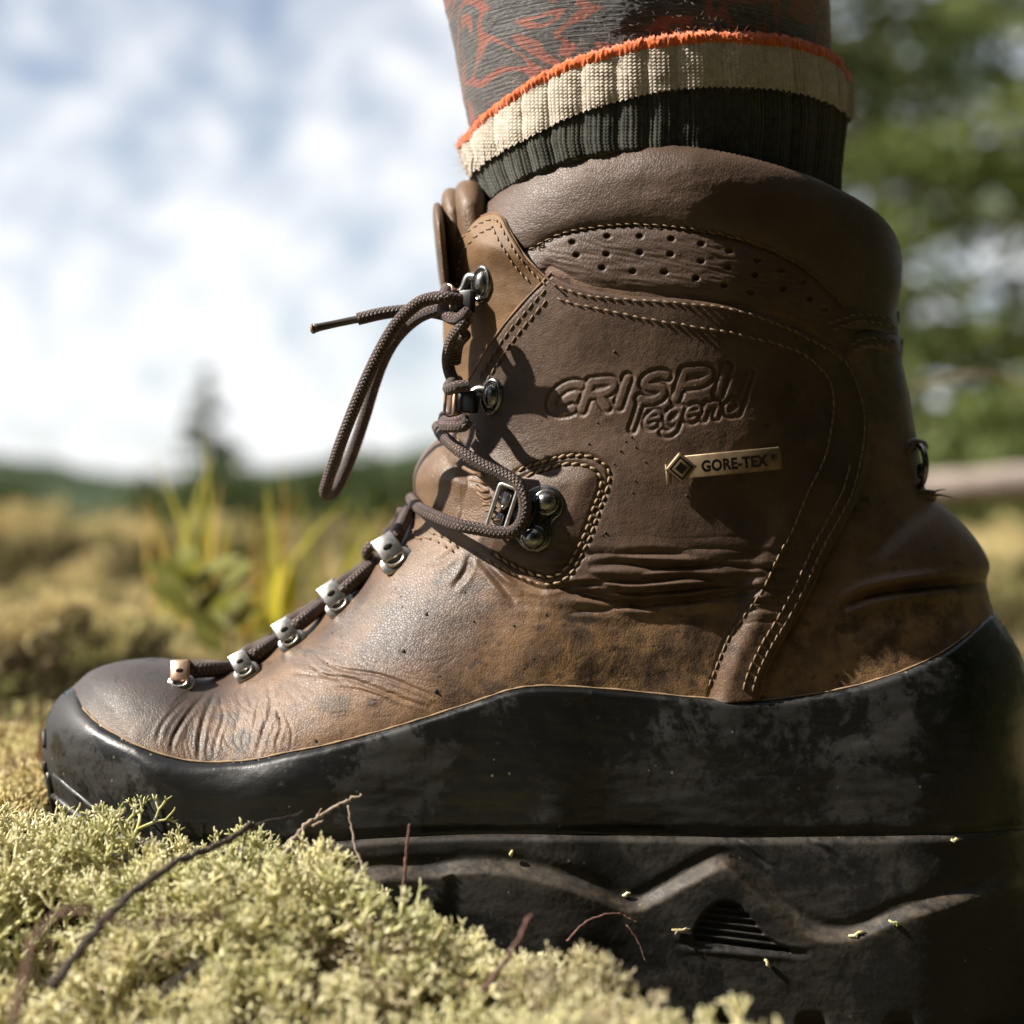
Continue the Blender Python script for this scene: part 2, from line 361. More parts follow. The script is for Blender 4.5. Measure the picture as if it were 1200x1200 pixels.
def wool(name, a, b, scale=500, sheen=0.5):
    m, h = newmat(name); co = h.n('ShaderNodeTexCoord').outputs['Object']
    n = h.noise(co, scale, 5, 0.7); n2 = h.noise(co, 90, 3, 0.5)
    c = h.mix(h.ramp(h.math('ADD', h.math('MULTIPLY', n, 0.7), h.math('MULTIPLY', n2, 0.3)), [(0.35,0.0),(0.65,1.0)]), a, b)
    bmp = h.n('ShaderNodeBump', {'Strength': 0.5, 'Distance': 0.0004, 'Height': n}).outputs[0]
    b_ = h.n('ShaderNodeBsdfPrincipled', {'Base Color': c, 'Roughness': 0.9, 'Normal': bmp, 'Sheen Weight': sheen, 'Sheen Roughness': 0.5, 'Specular IOR Level': 0.15}); finish(h, b_); return m
M['wool_cream'] = wool('cream_wool', (0.32,0.27,0.215), (0.55,0.48,0.39))
M['wool_green'] = wool('dark_green_wool', (0.016,0.017,0.013), (0.060,0.058,0.044), 500, 0.25)
M['wool_orange'] = wool('orange_wool', (0.42,0.075,0.018), (0.72,0.16,0.035))
M['fuzz'] = wool('wool_fuzz', (0.45,0.36,0.28), (0.55,0.46,0.36))
M['fuzz_orange'] = wool('orange_wool_fuzz', (0.60,0.13,0.03), (0.75,0.18,0.05))
def legging_mat():
    m, h = newmat('patterned_knit'); co = h.n('ShaderNodeTexCoord').outputs['Object']
    pat = h.noise(h.mapv(co, scale=(1,1,1.3), loc=(0.3,0.1,0.77)), 34, 1.2, 0.4, 1.2)
    ring = h.math('ABSOLUTE', h.math('SUBTRACT', h.math('FRACT', h.math('MULTIPLY', pat, 5.0)), 0.5))
    fib = h.noise(h.mapv(co, scale=(160,160,2600), rot=(0,0.12,0)), 1.0, 4, 0.7)
    mk = h.ramp(h.math('ADD', ring, h.math('MULTIPLY', h.math('SUBTRACT', fib, 0.5), 0.22)), [(0.12,1.0),(0.21,0.0)])
    c0 = h.mix(h.ramp(fib, [(0.38,0.0),(0.68,1.0)]), (0.012,0.012,0.014), (0.13,0.122,0.118))
    c = h.mix(h.math('MULTIPLY', mk, 0.85), c0, h.mix(fib, (0.16,0.035,0.022), (0.42,0.11,0.06)))
    kn = h.n('ShaderNodeTexWave', {'Vector': co, 'Scale': 260.0, 'Distortion': 2.0, 'Detail': 2.0}, wave_type='BANDS', bands_direction='Z').outputs[1]
    bmp = h.n('ShaderNodeBump', {'Strength': 0.9, 'Distance': 0.0007, 'Height': h.math('ADD', h.math('MULTIPLY', fib, 1.4), h.math('MULTIPLY', kn, 0.25))}).outputs[0]
    b_ = h.n('ShaderNodeBsdfPrincipled', {'Base Color': c, 'Roughness': 0.62, 'Normal': bmp, 'Sheen Weight': 0.6, 'Sheen Roughness': 0.4, 'Specular IOR Level': 0.35}); finish(h, b_); return m
M['legging'] = legging_mat()
M['skin'] = simple('skin', (0.50,0.32,0.24), 0.5, 0, 0.1, 200, 0.1)

# ------------------------------------------------------------------ BOOT: side-view drawing in photo pixels
BL = Vector((0.02, 0, 0.0))
boot = tag(empty('hiking_boot', BL), 'worn brown leather hiking boot with black rubber rand, laced and standing in pale lichen', 'boot')
RANDTOP = [(86,804),(90,815),(97,830),(108,842),(124,854),(157,872),(195,886),(232,893),(270,893),(300,890),(337,882),(375,875),(412,866),(450,856),(480,847),(512,837),(561,821),(590,811),(612,806),(640,804),(685,806),(737,810),(794,816),(833,819),(887,821),(929,817),(975,810),(1017,800),(1062,785),(1104,765),(1137,741),(1166,717)]
QTOP = [(646,320),(668,331),(700,340),(740,346),(800,350),(850,357),(900,370),(950,391),(985,410)]
QOUT = [(985,410),(1003,436),(1016,470),(1020,505),(1014,548),(1003,585),(987,616),(967,652),(949,692),(929,729),(908,764),(893,796),(887,828)]
QDIAG = [(646,320),(615,352),(585,388),(562,424),(548,447)]
QFRONT = [(548,447),(536,470),(531,500),(546,527),(572,556),(588,585),(583,606),(566,622),(556,640)]
QFOLD = [(556,640),(580,660),(610,678),(650,693),(700,705),(760,710),(820,706),(868,694)]
QIN = [(868,694),(862,720),(846,750),(833,785),(824,828)]
BANDTOP = [(600,300),(625,292),(650,279),(690,269),(740,265),(800,269),(860,280),(900,292),(940,314),(970,340),(992,366)]
CUFFTOP = [(548,262),(566,243),(590,222),(620,203),(660,186),(700,176),(750,170.5),(800,171),(850,178),(900,190),(950,206),(990,225),(1020,243),(1040,261),(1052,281),(1058,304)]
TABEDGE = [(519,372),(518,340),(520,312),(526,290),(538,272),(553,259),(570,251),(582,250),(590,256),(600,275),(618,303),(640,325),(652,336)]
PATCH = [(570,655),(580,661),(595,669),(613,678),(630,684),(647,685),(660,680),(670,670),(677,658),(685,642),(692,627),(698,610),(703,595),(708,582),(712,570),(714,558),(712,548),(703,540),(693,535),(680,533),(663,534),(650,537),(635,542),(618,547),(605,553)]

def gline(pts, s, margin=None, n=5): d, t = dist(catmull(pts, n), margin or s*3.2); return np.exp(-(d/s)**2), t
Rb = np.zeros((NY,NX))                                     # relief of the lower leather
Rq = np.zeros((NY,NX))                                     # relief of the quarter
def crease(R, pts, s, amp, bulge=0.5, off=1.9):
    d, t = dist(catmull(pts, 5), s*6)
    tp = np.clip(np.sin(math.pi*np.clip(t,0.0,1.0)), 0, 1)**0.6
    R += tp*amp*(-np.exp(-(d/s)**2)+bulge*np.exp(-((d-off*s)/s)**2))
mm = 0.001
# toe creases
for pts, s, a in [([(252,812),(240,840),(234,868),(233,890)],4,.9),([(246,808),(222,835),(205,862),(200,882)],3.5,.7),([(232,806),(208,828),(190,850),(183,872)],3.5,.5),([(258,816),(262,840),(254,866),(250,888)],3,.4),
    ([(314,800),(318,830),(308,860),(299,888)],4,.6),([(322,826),(330,850),(324,870),(326,884)],3,.45),([(306,812),(300,840),(296,865)],3,.4),([(335,838),(342,858),(340,880)],2.6,.35),
    ([(340,788),(380,792),(410,796),(440,806),(480,822),(505,830)],3.4,.75),([(372,770),(400,784),(440,790),(475,802),(512,818)],3,.7),([(385,806),(415,808),(450,818)],2.6,.45),([(360,775),(378,790),(405,800)],3,.45),([(420,800),(450,812),(470,812)],2.2,.3),
    ([(240,800),(215,815),(195,835)],3,.35),([(275,806),(282,830),(276,860)],5,.3)]:
    crease(Rb, pts, s*0.62, a*0.62*mm, 0.45, 2.3)
crk = 1-np.abs(np.clip(perlin((GX-.2*GY)/7+2*perlin(GX/40,GY/40,72), GY/46, 73)*1.6,-1,1)); Rb -= 0.22*mm*crk**6*np.exp(-((GX-262)/75)**4)*sstep(800,830,GY)
crk = 1-np.abs(np.clip(perlin((GX+.3*GY)/60, (GY-.35*GX)/8+2*perlin(GX/40,GY/40,74), 75)*1.6,-1,1)); Rb -= 0.16*mm*crk**6*np.exp(-((GX-440)/110)**4-((GY-800)/45)**4)
# heel folds
crease(Rb, [(985,712),(1020,697),(1070,688),(1120,684),(1165,682)], 6, 3.2*mm, 0.5)
crease(Rb, [(1000,655),(1030,640),(1060,610),(1090,590)], 10, 1.0*mm)
crease(Rb, [(960,770),(1000,735),(1050,715),(1100,710)], 14, 0.6*mm)
Rb += 2.0*mm*np.exp(-(((GX-1095)/70)**2+((GY-640)/36)**2))
# flex zone, where the side folds above the heel
fw = np.exp(-((GX-795)/170)**4)*np.exp(-((GY-682)/44)**4)
warp = GY+0.00035*(GX-780)**2+9*perlin(GX/130, GY/60, 3)
for R in (Rb, Rq):
    R += -fw*0.95*mm*(1-np.abs(np.clip(perlin(GX/150+3, warp/21, 11)*1.5,-1,1)))**3.0
    R += fw*0.45*mm*perlin(GX/70, warp/10, 17)
for pts, s, a in [([(690,662),(730,660),(780,663),(840,664)],4.5,1.0),([(690,676),(740,682),(800,676),(850,680),(905,672)],4.0,1.0),([(660,690),(710,702),(760,708),(830,700),(900,690)],4.5,1.2),([(700,690),(750,694),(820,689),(890,682)],3.6,.9),([(720,650),(770,648),(830,655)],4,.5),([(640,690),(690,684),(730,690)],3,.6)]:
    crease(Rq, pts, s, a*mm*1.15); crease(Rb, pts, s, a*mm*1.15)
for pts, s, a in [([(556,648),(574,668),(592,690),(606,705)],4.5,1.0),([(552,650),(545,672),(530,690)],4,.7),([(560,646),(600,676),(640,694)],3.5,.9),([(540,640),(520,655),(500,662)],4,.4)]:
    crease(Rb, pts, s, a*mm)
Rb += 0.5*mm*fbm(GX/120, GY/100, 3, 21)*sstep(0,60,dS)
Rq += 0.4*mm*fbm(GX/140, GY/110, 3, 25)*sstep(0,60,dS)
Rb += 0.05*mm*fbm(GX/9, GY/9, 3, 40)*sstep(5,40,dS); Rq += 0.045*mm*fbm(GX/9, GY/9, 3, 44)
# dents of soil specks on the quarter
# patch with the lace lock: padded inside, drawn in along its two seams
pd, _ = dist(catmull(PATCH,4), 40); pin = inside(catmull(PATCH,4)); pin_in, _ = dist(catmull([(x+(640-x)*0.13, y+(612-y)*0.13) for x,y in PATCH],4), 16)
Rq += np.where(pin, 1.3*mm*sstep(4,34,pd), 0.0)*np.exp(-((GX-640)/90)**4) - 0.6*mm*np.exp(-(pd/3.0)**2)-0.6*mm*np.exp(-(pin_in/3.0)**2)

# ---- embossed lettering, drawn as round strokes
def letters(spec, base, capf, shear, rad):
    segs = []
    for x0, wd, strokes in spec:
        for st in strokes:
            pts = []
            for a, b in st:
                x = x0+a*wd; yb = base(x); hh = capf(x)
                pts.append((x+shear*b*hh, yb-b*hh))
            segs.append(np.array(pts))
    d = np.full((NY,NX), 60.0)
    for s_ in segs:
        dd, _ = dist(s_, 26); d = np.minimum(d, dd)
    return d-rad
def arc(cx, cy, rx, ry, a0, a1, n=12): return [(cx+rx*math.cos(math.radians(a0+(a1-a0)*i/n)), cy+ry*math.sin(math.radians(a0+(a1-a0)*i/n))) for i in range(n+1)]
gC = [arc(.55,.5,.5,.5,58,302,16)]
gR = [[(0,0),(0,1),(.55,1)]+arc(.55,.76,.38,.24,90,-90,8)+[(.1,.52)], [(.45,.5),(.95,0)]]
gI = [[(0,0),(0,1)]]
gS = [arc(.5,.76,.42,.24,35,270,10)[:-1]+arc(.5,.27,.42,.25,90,-150,10)]
gP = [[(0,0),(0,1),(.55,1)]+arc(.55,.74,.40,.26,90,-90,8)+[(.1,.48)]]
dl1 = letters([(641,36,gC),(682,31,gR),(725,1,gI),(745,32,gS),(792,34,gP),(842,1,gI)], lambda x: 484-(x-650)*0.118, lambda x: 32, 0.34, 4.6)
dl2 = letters([(741,1,[[(0,0),(0,1.75)]]),(754,17,[[(.05,.5),(.95,.55)]+arc(.5,.5,.45,.5,10,310,12)]),(778,17,[arc(.5,.5,.45,.5,30,330,12),[(.95,1.0),(.95,-.35)]+arc(.5,-.35,.45,.4,0,-140,8)]),
    (801,17,[[(.05,.5),(.95,.55)]+arc(.5,.5,.45,.5,10,310,12)]),(824,16,[[(0,0),(0,1)],[(0,.6)]+arc(.5,.55,.45,.45,160,10,8)+[(.95,0)]]),(848,17,[arc(.5,.5,.45,.5,30,330,12),[(.95,0),(.95,2.9)]])],
    lambda x: 503-(x-741)*0.155, lambda x: 16.5, 0.34, 2.2)
dl = np.minimum(dl1, dl2-0.6)
Rq += -0.48*mm*(1-sstep(2.0, 5.2, dl))
Rq += 0.36*mm*(1-sstep(-2.0, 1.5, dl1))+0.36*mm*(1-sstep(-1.2, 1.2, dl2))

# ---- wear masks on the leather (grey worn toe, scuffs, stains)
nzA = fbm(GX/26, GY/26, 4, 60); nzB = fbm(GX/16, GY/16, 3, 70)
toe = sstep(300, 190, GX+0.55*(GY-800)+30*nzA)*sstep(912,820,GY+0.25*(GX-150)*-1+14*nzA)
scuff = np.clip(sstep(640,740,GY)*sstep(520,620,GX)*0.8+sstep(60,10,np.abs(GY-862+0.16*(GX-330)))*0.5, 0, 1)
stain = sstep(0.50, 0.85, nzB*0.8+0.5*nzA)*0.75
for cx_, cy_, rx, ry, a in [(282,868,14,14,.9),(392,826,22,14,.7),(272,842,9,9,.6),(555,687,20,8,.6),(676,722,18,8,.9),(690,728,8,7,1),(458,717,14,12,.6),(570,712,14,6,.5),(682,745,14,12,.7),(724,690,4,4,.9),(724,505,5,4,.9),(898,499,4,4,.8),(350,775,10,7,.5),(780,765,12,10,.6),(865,793,6,7,.9),(748,746,9,8,.5),(995,737,16,7,.8),(820,725,16,6,.5),(890,760,8,8,.5),(635,735,8,6,.5),(1010,748,14,8,.6)]:
    stain = np.maximum(stain, a*(1-sstep(0.55, 1.25, np.hypot((GX-cx_)/rx, (GY-cy_)/ry)+0.35*nzB)))
zero = np.zeros((NY,NX))

# ---- the leather sheets
top_ = [(x, y+6) for x, y in CUFFTOP]
fb = FRONT[(FRONT[:,1] > 262) & (FRONT[:,1] < 960)]; bb = BACK[(BACK[:,1] > 306) & (BACK[:,1] < 760)]
base_poly = np.vstack([fb, [(75,962)], catmull([(x,y+26) for x,y in RANDTOP[4:-1]],3), bb[::-1], catmull([(1052,300),(1000,280),(900,240),(800,225),(700,228),(600,260)],3)])
dqo, _ = dist(catmull(QOUT,5), 40); Rb -= 1.0*mm*np.exp(-(dqo/9)**2)*sstep(420,470,GY)
# the lower leather sinks below the overlying sheets
under = np.zeros((NY,NX))
qpoly = np.vstack([catmull(QDIAG[::-1],5)[:-1], catmull(QTOP,5)[:-1], catmull(QOUT,5)[:-1], catmull(QIN[::-1],4)[:-1], catmull(QFOLD[::-1],5)[:-1], catmull(QFRONT[::-1],5)[:-1]])
qin = inside(qpoly); qd, _ = dist(qpoly, 40, True)
under -= np.where(qin, 1.3*mm*sstep(0,14,qd), 0)
upper = panel('vamp', base_poly, M['leather'], boot, Rb+under, None, 1, True, 4, col=[toe, scuff, stain])
dsharp, _ = dist(np.vstack([catmull(QDIAG[::-1],5), catmull(QTOP,5), catmull(QOUT,5)]), 30)
dfr, _ = dist(catmull(QFRONT,5), 30); dbl, _ = dist(np.vstack([catmull(QFOLD,5), catmull(QIN,4)]), 40)
dqo2, _ = dist(catmull(QOUT,5), 100)
offq = 1.9*mm*np.sqrt(np.clip(1-(1-np.clip(dsharp/5.0,0,1))**2,0,1))*np.sqrt(np.clip(1-(1-np.clip(dfr/4.0,0,1))**2,0,1))*sstep(-2,30,dbl)-0.35*mm*(1-sstep(0,30,dbl))
offq += np.where(qin, 0.9*mm*sstep(78,60,np.minimum(dqo2,200))*sstep(400,470,GY)*sstep(0,34,dbl), 0)
quarter = panel('quarter_panel', qpoly, M['quarter'], boot, Rq+offq, lambda d: -0.5*mm*(1-np.clip(d/1.5,0,1)), 1, True, 4, col=[zero, scuff*sstep(650,700,GY), stain*0.8])
# hook tab with the top hooks
tabpoly = np.vstack([catmull(TABEDGE,5), catmull([(652,336),(610,380),(575,440),(548,500),(548,524)],4)[1:], catmull([(548,524),(532,508),(524,485),(522,440),(519.5,400),(519,372)],4)[1:-1]])
dtab, _ = dist(catmull(TABEDGE,5), 30)
offt = 1.7*mm*np.sqrt(np.clip(1-(1-np.clip(dtab/4.0,0,1))**2,0,1))+2.9*mm*sstep(325,285,GY)*sstep(522,560,GX)+0.5*mm*sstep(345,300,GY)
Rt = 0.35*mm*fbm(GX/60, GY/50, 3, 90)+0.04*mm*fbm(GX/7, GY/7, 3, 95)
panel('hook_tab', tabpoly, M['tab'], boot, Rt+offt, lambda d: -0.5*mm*(1-np.clip(d/1.5,0,1)), 1, True, 4)
# perforated collar band
bandpoly = np.vstack([catmull(BANDTOP,5), [(1000,400),(985,424)], catmull([(970,424),(900,392),(840,380),(740,368),(670,354),(636,336),(606,308)],4)])
dbt, _ = dist(catmull(BANDTOP,5), 60); dqt, _ = dist(catmull(QTOP,5), 60)
HOLES = [(636,291),(671,284),(712,277),(750,277),(787,280),(822,286),(855,294),(888,305),(676,299),(711,298),(750,296),(786,298),(822,306),(853,313),(885,322),(706,314),(742,318),(779,319),(816,326),(849,334),(915,316),(918,338),(940,330),(948,350),(880,342),(966,362)]
Rc = 1.6*mm*np.sqrt(np.clip(1-(1-np.clip(dbt/26,0,1))**2,0,1))-0.2*mm
Rc += -0.28*mm*np.abs(perlin((GX+GY*0.3)/34, (GY-GX*0.22)/6.5, 33))*sstep(0,14,dbt)+0.25*mm*fbm(GX/60, GY/26, 3, 35)
for hx, hy in HOLES: Rc -= 1.5*mm*np.exp(-((((GX-hx)/3.6)**2+((GY-hy)/2.8)**2))**2)
Rc -= 1.5*mm*np.exp(-(dqt/12)**2)
panel('collar_band', bandpoly, M['cuff'], boot, Rc, None, 1, False)
panel('collar_band', bandpoly, M['cuff'], boot, Rc, None, 1, True, 4, near=False)
# padded cuff
cuffpoly = np.vstack([catmull(CUFFTOP,5), [(1057,330),(1051,361),(1030,372),(992,372)], catmull(BANDTOP[::-1],4)[1:], [(590,296),(565,300),(548,285)]])
dct, _ = dist(catmull(CUFFTOP,5), 90); dcb, _ = dist(catmull(BANDTOP,5), 60)
Rcf = -5.5*mm*(1-np.sqrt(np.clip(1-(1-np.clip(dct/40,0,1))**2.2,0,1)))
Rcf += 3.4*mm*np.sqrt(np.clip(1-(1-np.clip(dcb/40,0,1))**2,0,1))-0.9*mm
Rcf += 0.5*mm*fbm(GX/110, GY/60, 3, 53)+0.05*mm*fbm(GX/8, GY/5, 3, 55)
panel('padded_cuff', cuffpoly, M['cuff'], boot, Rcf, None, 1, True, 4)
# two rolls at the back seam
for k, (a, b, c_) in enumerate([((968,382),(1008,372),(1054,380)), ((990,408),(1022,398),(1058,408))]):
    ln = catmull([a, ((a[0]+b[0])/2, (a[1]+b[1])/2-3), b, ((b[0]+c_[0])/2, (b[1]+c_[1])/2-2), c_], 5)
    wid = 15 if k == 0 else 11
    pl = np.vstack([ln+[0,-wid], (ln+[0,wid])[::-1]])
    dr, _ = dist(ln, 30)
    panel('heel_roll', pl, M['cuff'], boot, 2.6*mm*np.sqrt(np.clip(1-(dr/wid)**2,0,1))*sstep(960+20*k,1000+20*k,GX)-0.3*mm, None, 1, True, 3)
# tongue: the bulge under the laces and the top lobes
tg = [(529,505),(510,517),(493,538),(484.5,561),(487,586),(497,602),(520,612),(552,622),(574,622),(584,604),(580,580),(562,550),(546,526)]
tpoly = catmull(tg, 5, True); dtg, _ = dist(tpoly, 80, True)
Rtg = 1.5*mm*np.sqrt(np.clip(1-(1-np.clip(dtg/26,0,1))**2,0,1))-3.0*mm*sstep(515,575,GX)+0.5*mm*fbm(GX/22, GY/45, 3, 61)
panel('tongue', tpoly, M['tongue'], boot, Rtg, None, 1, True, 4)
mb = MB()
def lobe(pts, r0, Ys, name, mat):
    m_ = MB(); c_ = catmull(pts, 6); n = len(c_)
    for yy in [0]:
        P_ = [U(p[0], p[1], Ys) for p in c_]
        m_.tube(P_, [r0*math.sin(math.pi*(0.12+0.76*i/(n-1)))**0.5 for i in range(n)], 20, True, flat=1.0)
    return m_.build(name, mat, boot)
def tlobe(px0, px1, ytop, ybot, Yh, rr, name):
    # a padded lobe: a rounded sheet crossing the boot from side to side, thick rr pixels
    vs = []; fs = []; nU, nV = 25, 22
    m_ = MB()
    for i in range(nU):
        t = i/(nU-1); Yv = -Yh+2*Yh*t; arch = (1-(2*t-1)**4)
        for k in range(nV):
            a = 2*math.pi*k/nV
            cx_ = (px0+px1)/2; yt = ytop+26*(1-arch); yb = ybot
            cy_ = (yt+yb)/2; hx = (px1-px0)/2*(0.35+0.65*arch**0.5); hy = (yb-yt)/2
            ex = math.copysign(abs(math.cos(a))**0.75, math.cos(a)); ey = math.copysign(abs(math.sin(a))**0.42, math.sin(a))
            vs.append(U(cx_+hx*ex+(cy_+hy*ey-ytop)*0.10, cy_+hy*ey, Yv))
    for i in range(nU-1):
        for k in range(nV): fs.append((i*nV+k, i*nV+(k+1)%nV, (i+1)*nV+(k+1)%nV, (i+1)*nV+k))
    fs += [tuple(range(nV-1,-1,-1)), tuple((nU-1)*nV+k for k in range(nV))]
    m_.add(vs, fs); return m_.build(name, M['tongue'], boot)
tlobe(514, 543, 220, 345, 0.020, 12, 'tongue_lobe')
tlobe(528, 569, 211, 345, 0.026, 12, 'tongue_lobe')
tlobe(505, 519, 237, 345, 0.029, 10, 'tongue_edge')

# cut edges of the overlying sheets
def cut_edge(pts, dep, r, name='cut_edge', lo=0, hi=None):
    c_ = catmull(pts,5)[lo:hi]; m_ = MB(); m_.tube([U(p[0],p[1],-(W1(p[0],p[1])+dep)) for p in c_], [r*mm*(1+.25*math.sin(i*1.3)) for i in range(len(c_))], 6); m_.build(name, M['edge2'], boot)
cut_edge(QOUT, 1.0*mm, .42, lo=18); cut_edge(QDIAG, 1.7*mm, .38)
cut_edge([(x,y) for x,y in TABEDGE[4:]], 3.4*mm, .3)

# ---- rubber
rt = catmull(RANDTOP, 5)
RF = FRONT[(FRONT[:,1] > 806) & (FRONT[:,1] < 955)]; RBk = BACK[(BACK[:,1] > 719) & (BACK[:,1] < 975)]
MID = [(66,962),(120,972),(200,985),(300,990),(380,986),(440,981),(500,978),(580,976),(700,977),(800,978.5),(860,980),(950,979),(1050,978),(1130,975),(1214,968)]
randpoly = np.vstack([rt, RBk, catmull([(x,y+5) for x,y in MID[::-1]],4), RF[::-1]])
drt, _ = dist(rt, 60)
Rr = 2.6*mm*np.sqrt(np.clip(1-(1-np.clip(drt/np.where(GX<260,9+22*sstep(260,130,GX),9),0,1))**2,0,1))+0.3*mm*fbm(GX/90, GY/40, 3, 81)
bl = np.exp(-((GX-70)/46)**2-((GY-880)/60)**2); Rr += 2.0*mm*bl
for pts, s, a in [([(560,900),(700,905),(900,900),(1100,880)],60,-0.8),([(150,905),(300,925),(450,915)],26,-0.7)]: crease(Rr, pts, s, -a*mm*-1, 0.2)
dm_, _ = dist(catmull(MID,4), 30); Rr -= 1.0*mm*np.exp(-(dm_/7)**2)
panel('rubber_rand', randpoly, M['rand'], boot, Rr, lambda d: -0.6*mm*(1-np.clip(d/2,0,1)), 2, True, 4)
# leather welt seen as a thin pale line along the top of the rand
mb = MB(); rr = catmull(RANDTOP[2:-1], 4); mb.tube([U(p[0], p[1]-0.6, -W1(p[0],p[1])-0.4*mm) for p in rr], [0.30*mm+0.12*mm*math.sin(i*1.7) for i in range(len(rr))], 6)
mb.build('welt_edge', M['edge'], boot)
# sole
BOT = [(70,985),(120,1000),(250,1052),(400,1115),(550,1165),(700,1202),(850,1226),(1000,1234),(1216,1236)]
solepoly = np.vstack([catmull(MID,4), BACK[(BACK[:,1] > 970) & (BACK[:,1] < 1234)], catmull(BOT[::-1],4), FRONT[(FRONT[:,1] > 962) & (FRONT[:,1] < 985)][::-1]])
dml, _ = dist(catmull(MID,4), 60)
Rs = 4.2*mm*np.sqrt(np.clip(1-(1-np.clip(dml/12,0,1))**2,0,1))
WAVE = [(340,1040),(400,1028),(440,1022),(505,1019),(550,1013),(600,1016),(650,1027),(700,1044),(722,1054),(745,1058),(772,1046),(808,1026),(836,1011),(850,1009),(866,1017),(895,1044),(925,1070),(950,1088),(975,1094),(1005,1090),(1060,1068),(1130,1046),(1290,1000)]
wv = catmull(WAVE, 6)
wpoly = np.vstack([wv, [(1290,1400),(340,1400)]]); win = inside(wpoly); dw, _ = dist(wv, 60)
sdw = np.where(win, dw, -dw)
for _ in range(14):
    sdw[1:-1,:] = (sdw[:-2,:]+2*sdw[1:-1,:]+sdw[2:,:])/4; sdw[:,1:-1] = (sdw[:,:-2]+2*sdw[:,1:-1]+sdw[:,2:])/4
Rs += 2.8*mm*sstep(-7, 13, sdw)-0.5*mm*np.exp(-((sdw+9)/7)**2)
dust = np.clip(np.exp(-((sdw-4)/13)**2)*(0.75+0.8*fbm(GX/22,GY/12,3,101))+0.45*np.exp(-(dml/9)**2),0,1)*sstep(340,460,GX)
arch = catmull([(812,1102),(815,1086),(828,1066),(845,1056),(862,1058),(880,1074),(900,1098),(925,1112)], 5)
ain = inside(np.vstack([arch, [(925,1116),(812,1104)]])); da, _ = dist(np.vstack([arch, [(925,1116),(812,1104)]]), 30, True); sda = np.where(ain, da, -da)
Rs += sstep(-2, 3, sda)*(-1.6*mm+0.55*mm*np.sin((GY-0.13*(GX-812))*2*math.pi/8.6))
crease(Rs, [(855,1003),(870,1020),(900,1046),(935,1075)], 5, 0.9*mm); crease(Rs, [(862,984),(880,1000),(905,1018)], 3, 0.6*mm); crease(Rs, [(945,984),(975,1002),(1000,1024)], 4, .6*mm)
crease(Rs, [(790,1105),(860,1110),(950,1118)], 4, .7*mm)
Rs += 0.16*mm*fbm(GX/60, GY/30, 2, 83)+0.03*mm*fbm(GX/6, GY/6, 3, 85)
for k in range(11):                                         # lugs notched along the bottom
    x_ = 120+k*104; yb = np.interp(x_, [b[0] for b in BOT], [b[1] for b in BOT]); Rs -= 6*mm*np.exp(-(((GX-x_)/15)**4+((GY-yb)/34)**4))
for x_, y_, a_ in [(75,955,0.5),(96,968,0.6),(118,975,0.6)]: crease(Rs, [(x_,y_),(x_+20,y_+40)], 4, 1.5*mm)
panel('outsole', solepoly, M['sole'], boot, Rs, lambda d: -0.5*mm*(1-np.clip(d/2,0,1)), 1, True, 4, col=[dust,zero,zero], bottom=catmull(BOT,4))
# toe bumper lugs
mb = MB()
for (a, b, r_) in [((60,930),(112,972),5.5),((64,908),(128,962),5.0),((57,905),(66,958),5.0),((52,856),(53,876),4),((53,892),(54,906),4)]:
    P_ = [U(a[0]+(b[0]-a[0])*t, a[1]+(b[1]-a[1])*t, -max(0.004, W1(a[0]+(b[0]-a[0])*t+4, a[1]+(b[1]-a[1])*t))-1.2*mm) for t in np.linspace(0,1,7)]
    mb.tube(P_, [r_*.26*mm*(0.7+0.3*math.sin(math.pi*i/6)) for i in range(7)], 10)
mb.build('toe_lug', M['rand'], boot)

# ------------------------------------------------------------------ stitches
def offset_line(pts, off, n=5):
    c = catmull(pts, n); t = np.gradient(c, axis=0); t /= np.linalg.norm(t,axis=1)[:,None]+1e-9
    return c+np.stack([-t[:,1], t[:,0]],1)*off
def stitch(lines, relief, prof, mat, name, L=8.0, gap=2.2, r=1.45, lift=0.25):
    m_ = MB()
    for ln in lines:
        ln = np.array(ln); seg = np.linalg.norm(np.diff(ln,axis=0),axis=1); cum = np.concatenate([[0],np.cumsum(seg)])
        s_ = 1.0
        while s_+L < cum[-1]:
            jl = L*random.uniform(0.85,1.1); jo = random.uniform(-0.6,0.6)
            P_ = []
            for t in (0,.2,.5,.8,1):
                q = s_+jl*t; x = np.interp(q,cum,ln[:,0]); y = np.interp(q,cum,ln[:,1])+jo+ (0.9 if t>0.6 else -0.5 if t<0.3 else 0)
                dep = W1(x,y)+float(samp(relief,np.array([x]),np.array([y]))[0])+prof
                lf = (-0.25 if t in (0,1) else lift)*mm
                P_.append(U(x,y,-(dep+lf)))
            m_.tube(P_, [r*.22*mm*k for k in (.75,1,1.1,1,.75)], 6)
            s_ += jl+gap
    o = m_.build(name, mat, boot); tag(o, kind='stuff'); return o
SL_top_a = [(655,337),(680,345),(708,349),(764,353),(800,356),(848,361),(900,375),(950,398),(985,419),(1000,440),(1010,470),(1013,505),(1007,546),(997,581),(981,612),(961,649),(943,689),(923,726),(902,761),(887,792),(881,815)]
SL_top_b = [(652,350),(673,356),(694,360),(722,366),(755,373),(790,379),(827,385),(851,389),(900,400),(940,414),(962,432),(973,448),(977,475),(973,508),(966,538),(946,579),(929,621),(912,652),(896,687),(872,722),(854,747),(838,785),(828,812)]
relq = Rq+offq
stitch([catmull(SL_top_a,5), offset_line(SL_top_a,11)[60:], catmull(SL_top_b,5), offset_line(QDIAG,-9)[2:-1], offset_line(QDIAG,-19)[3:-1]], relq, 0, M['darkthread'], 'quarter_stitching', 8.4, 3.2, 1.45, 0.22)
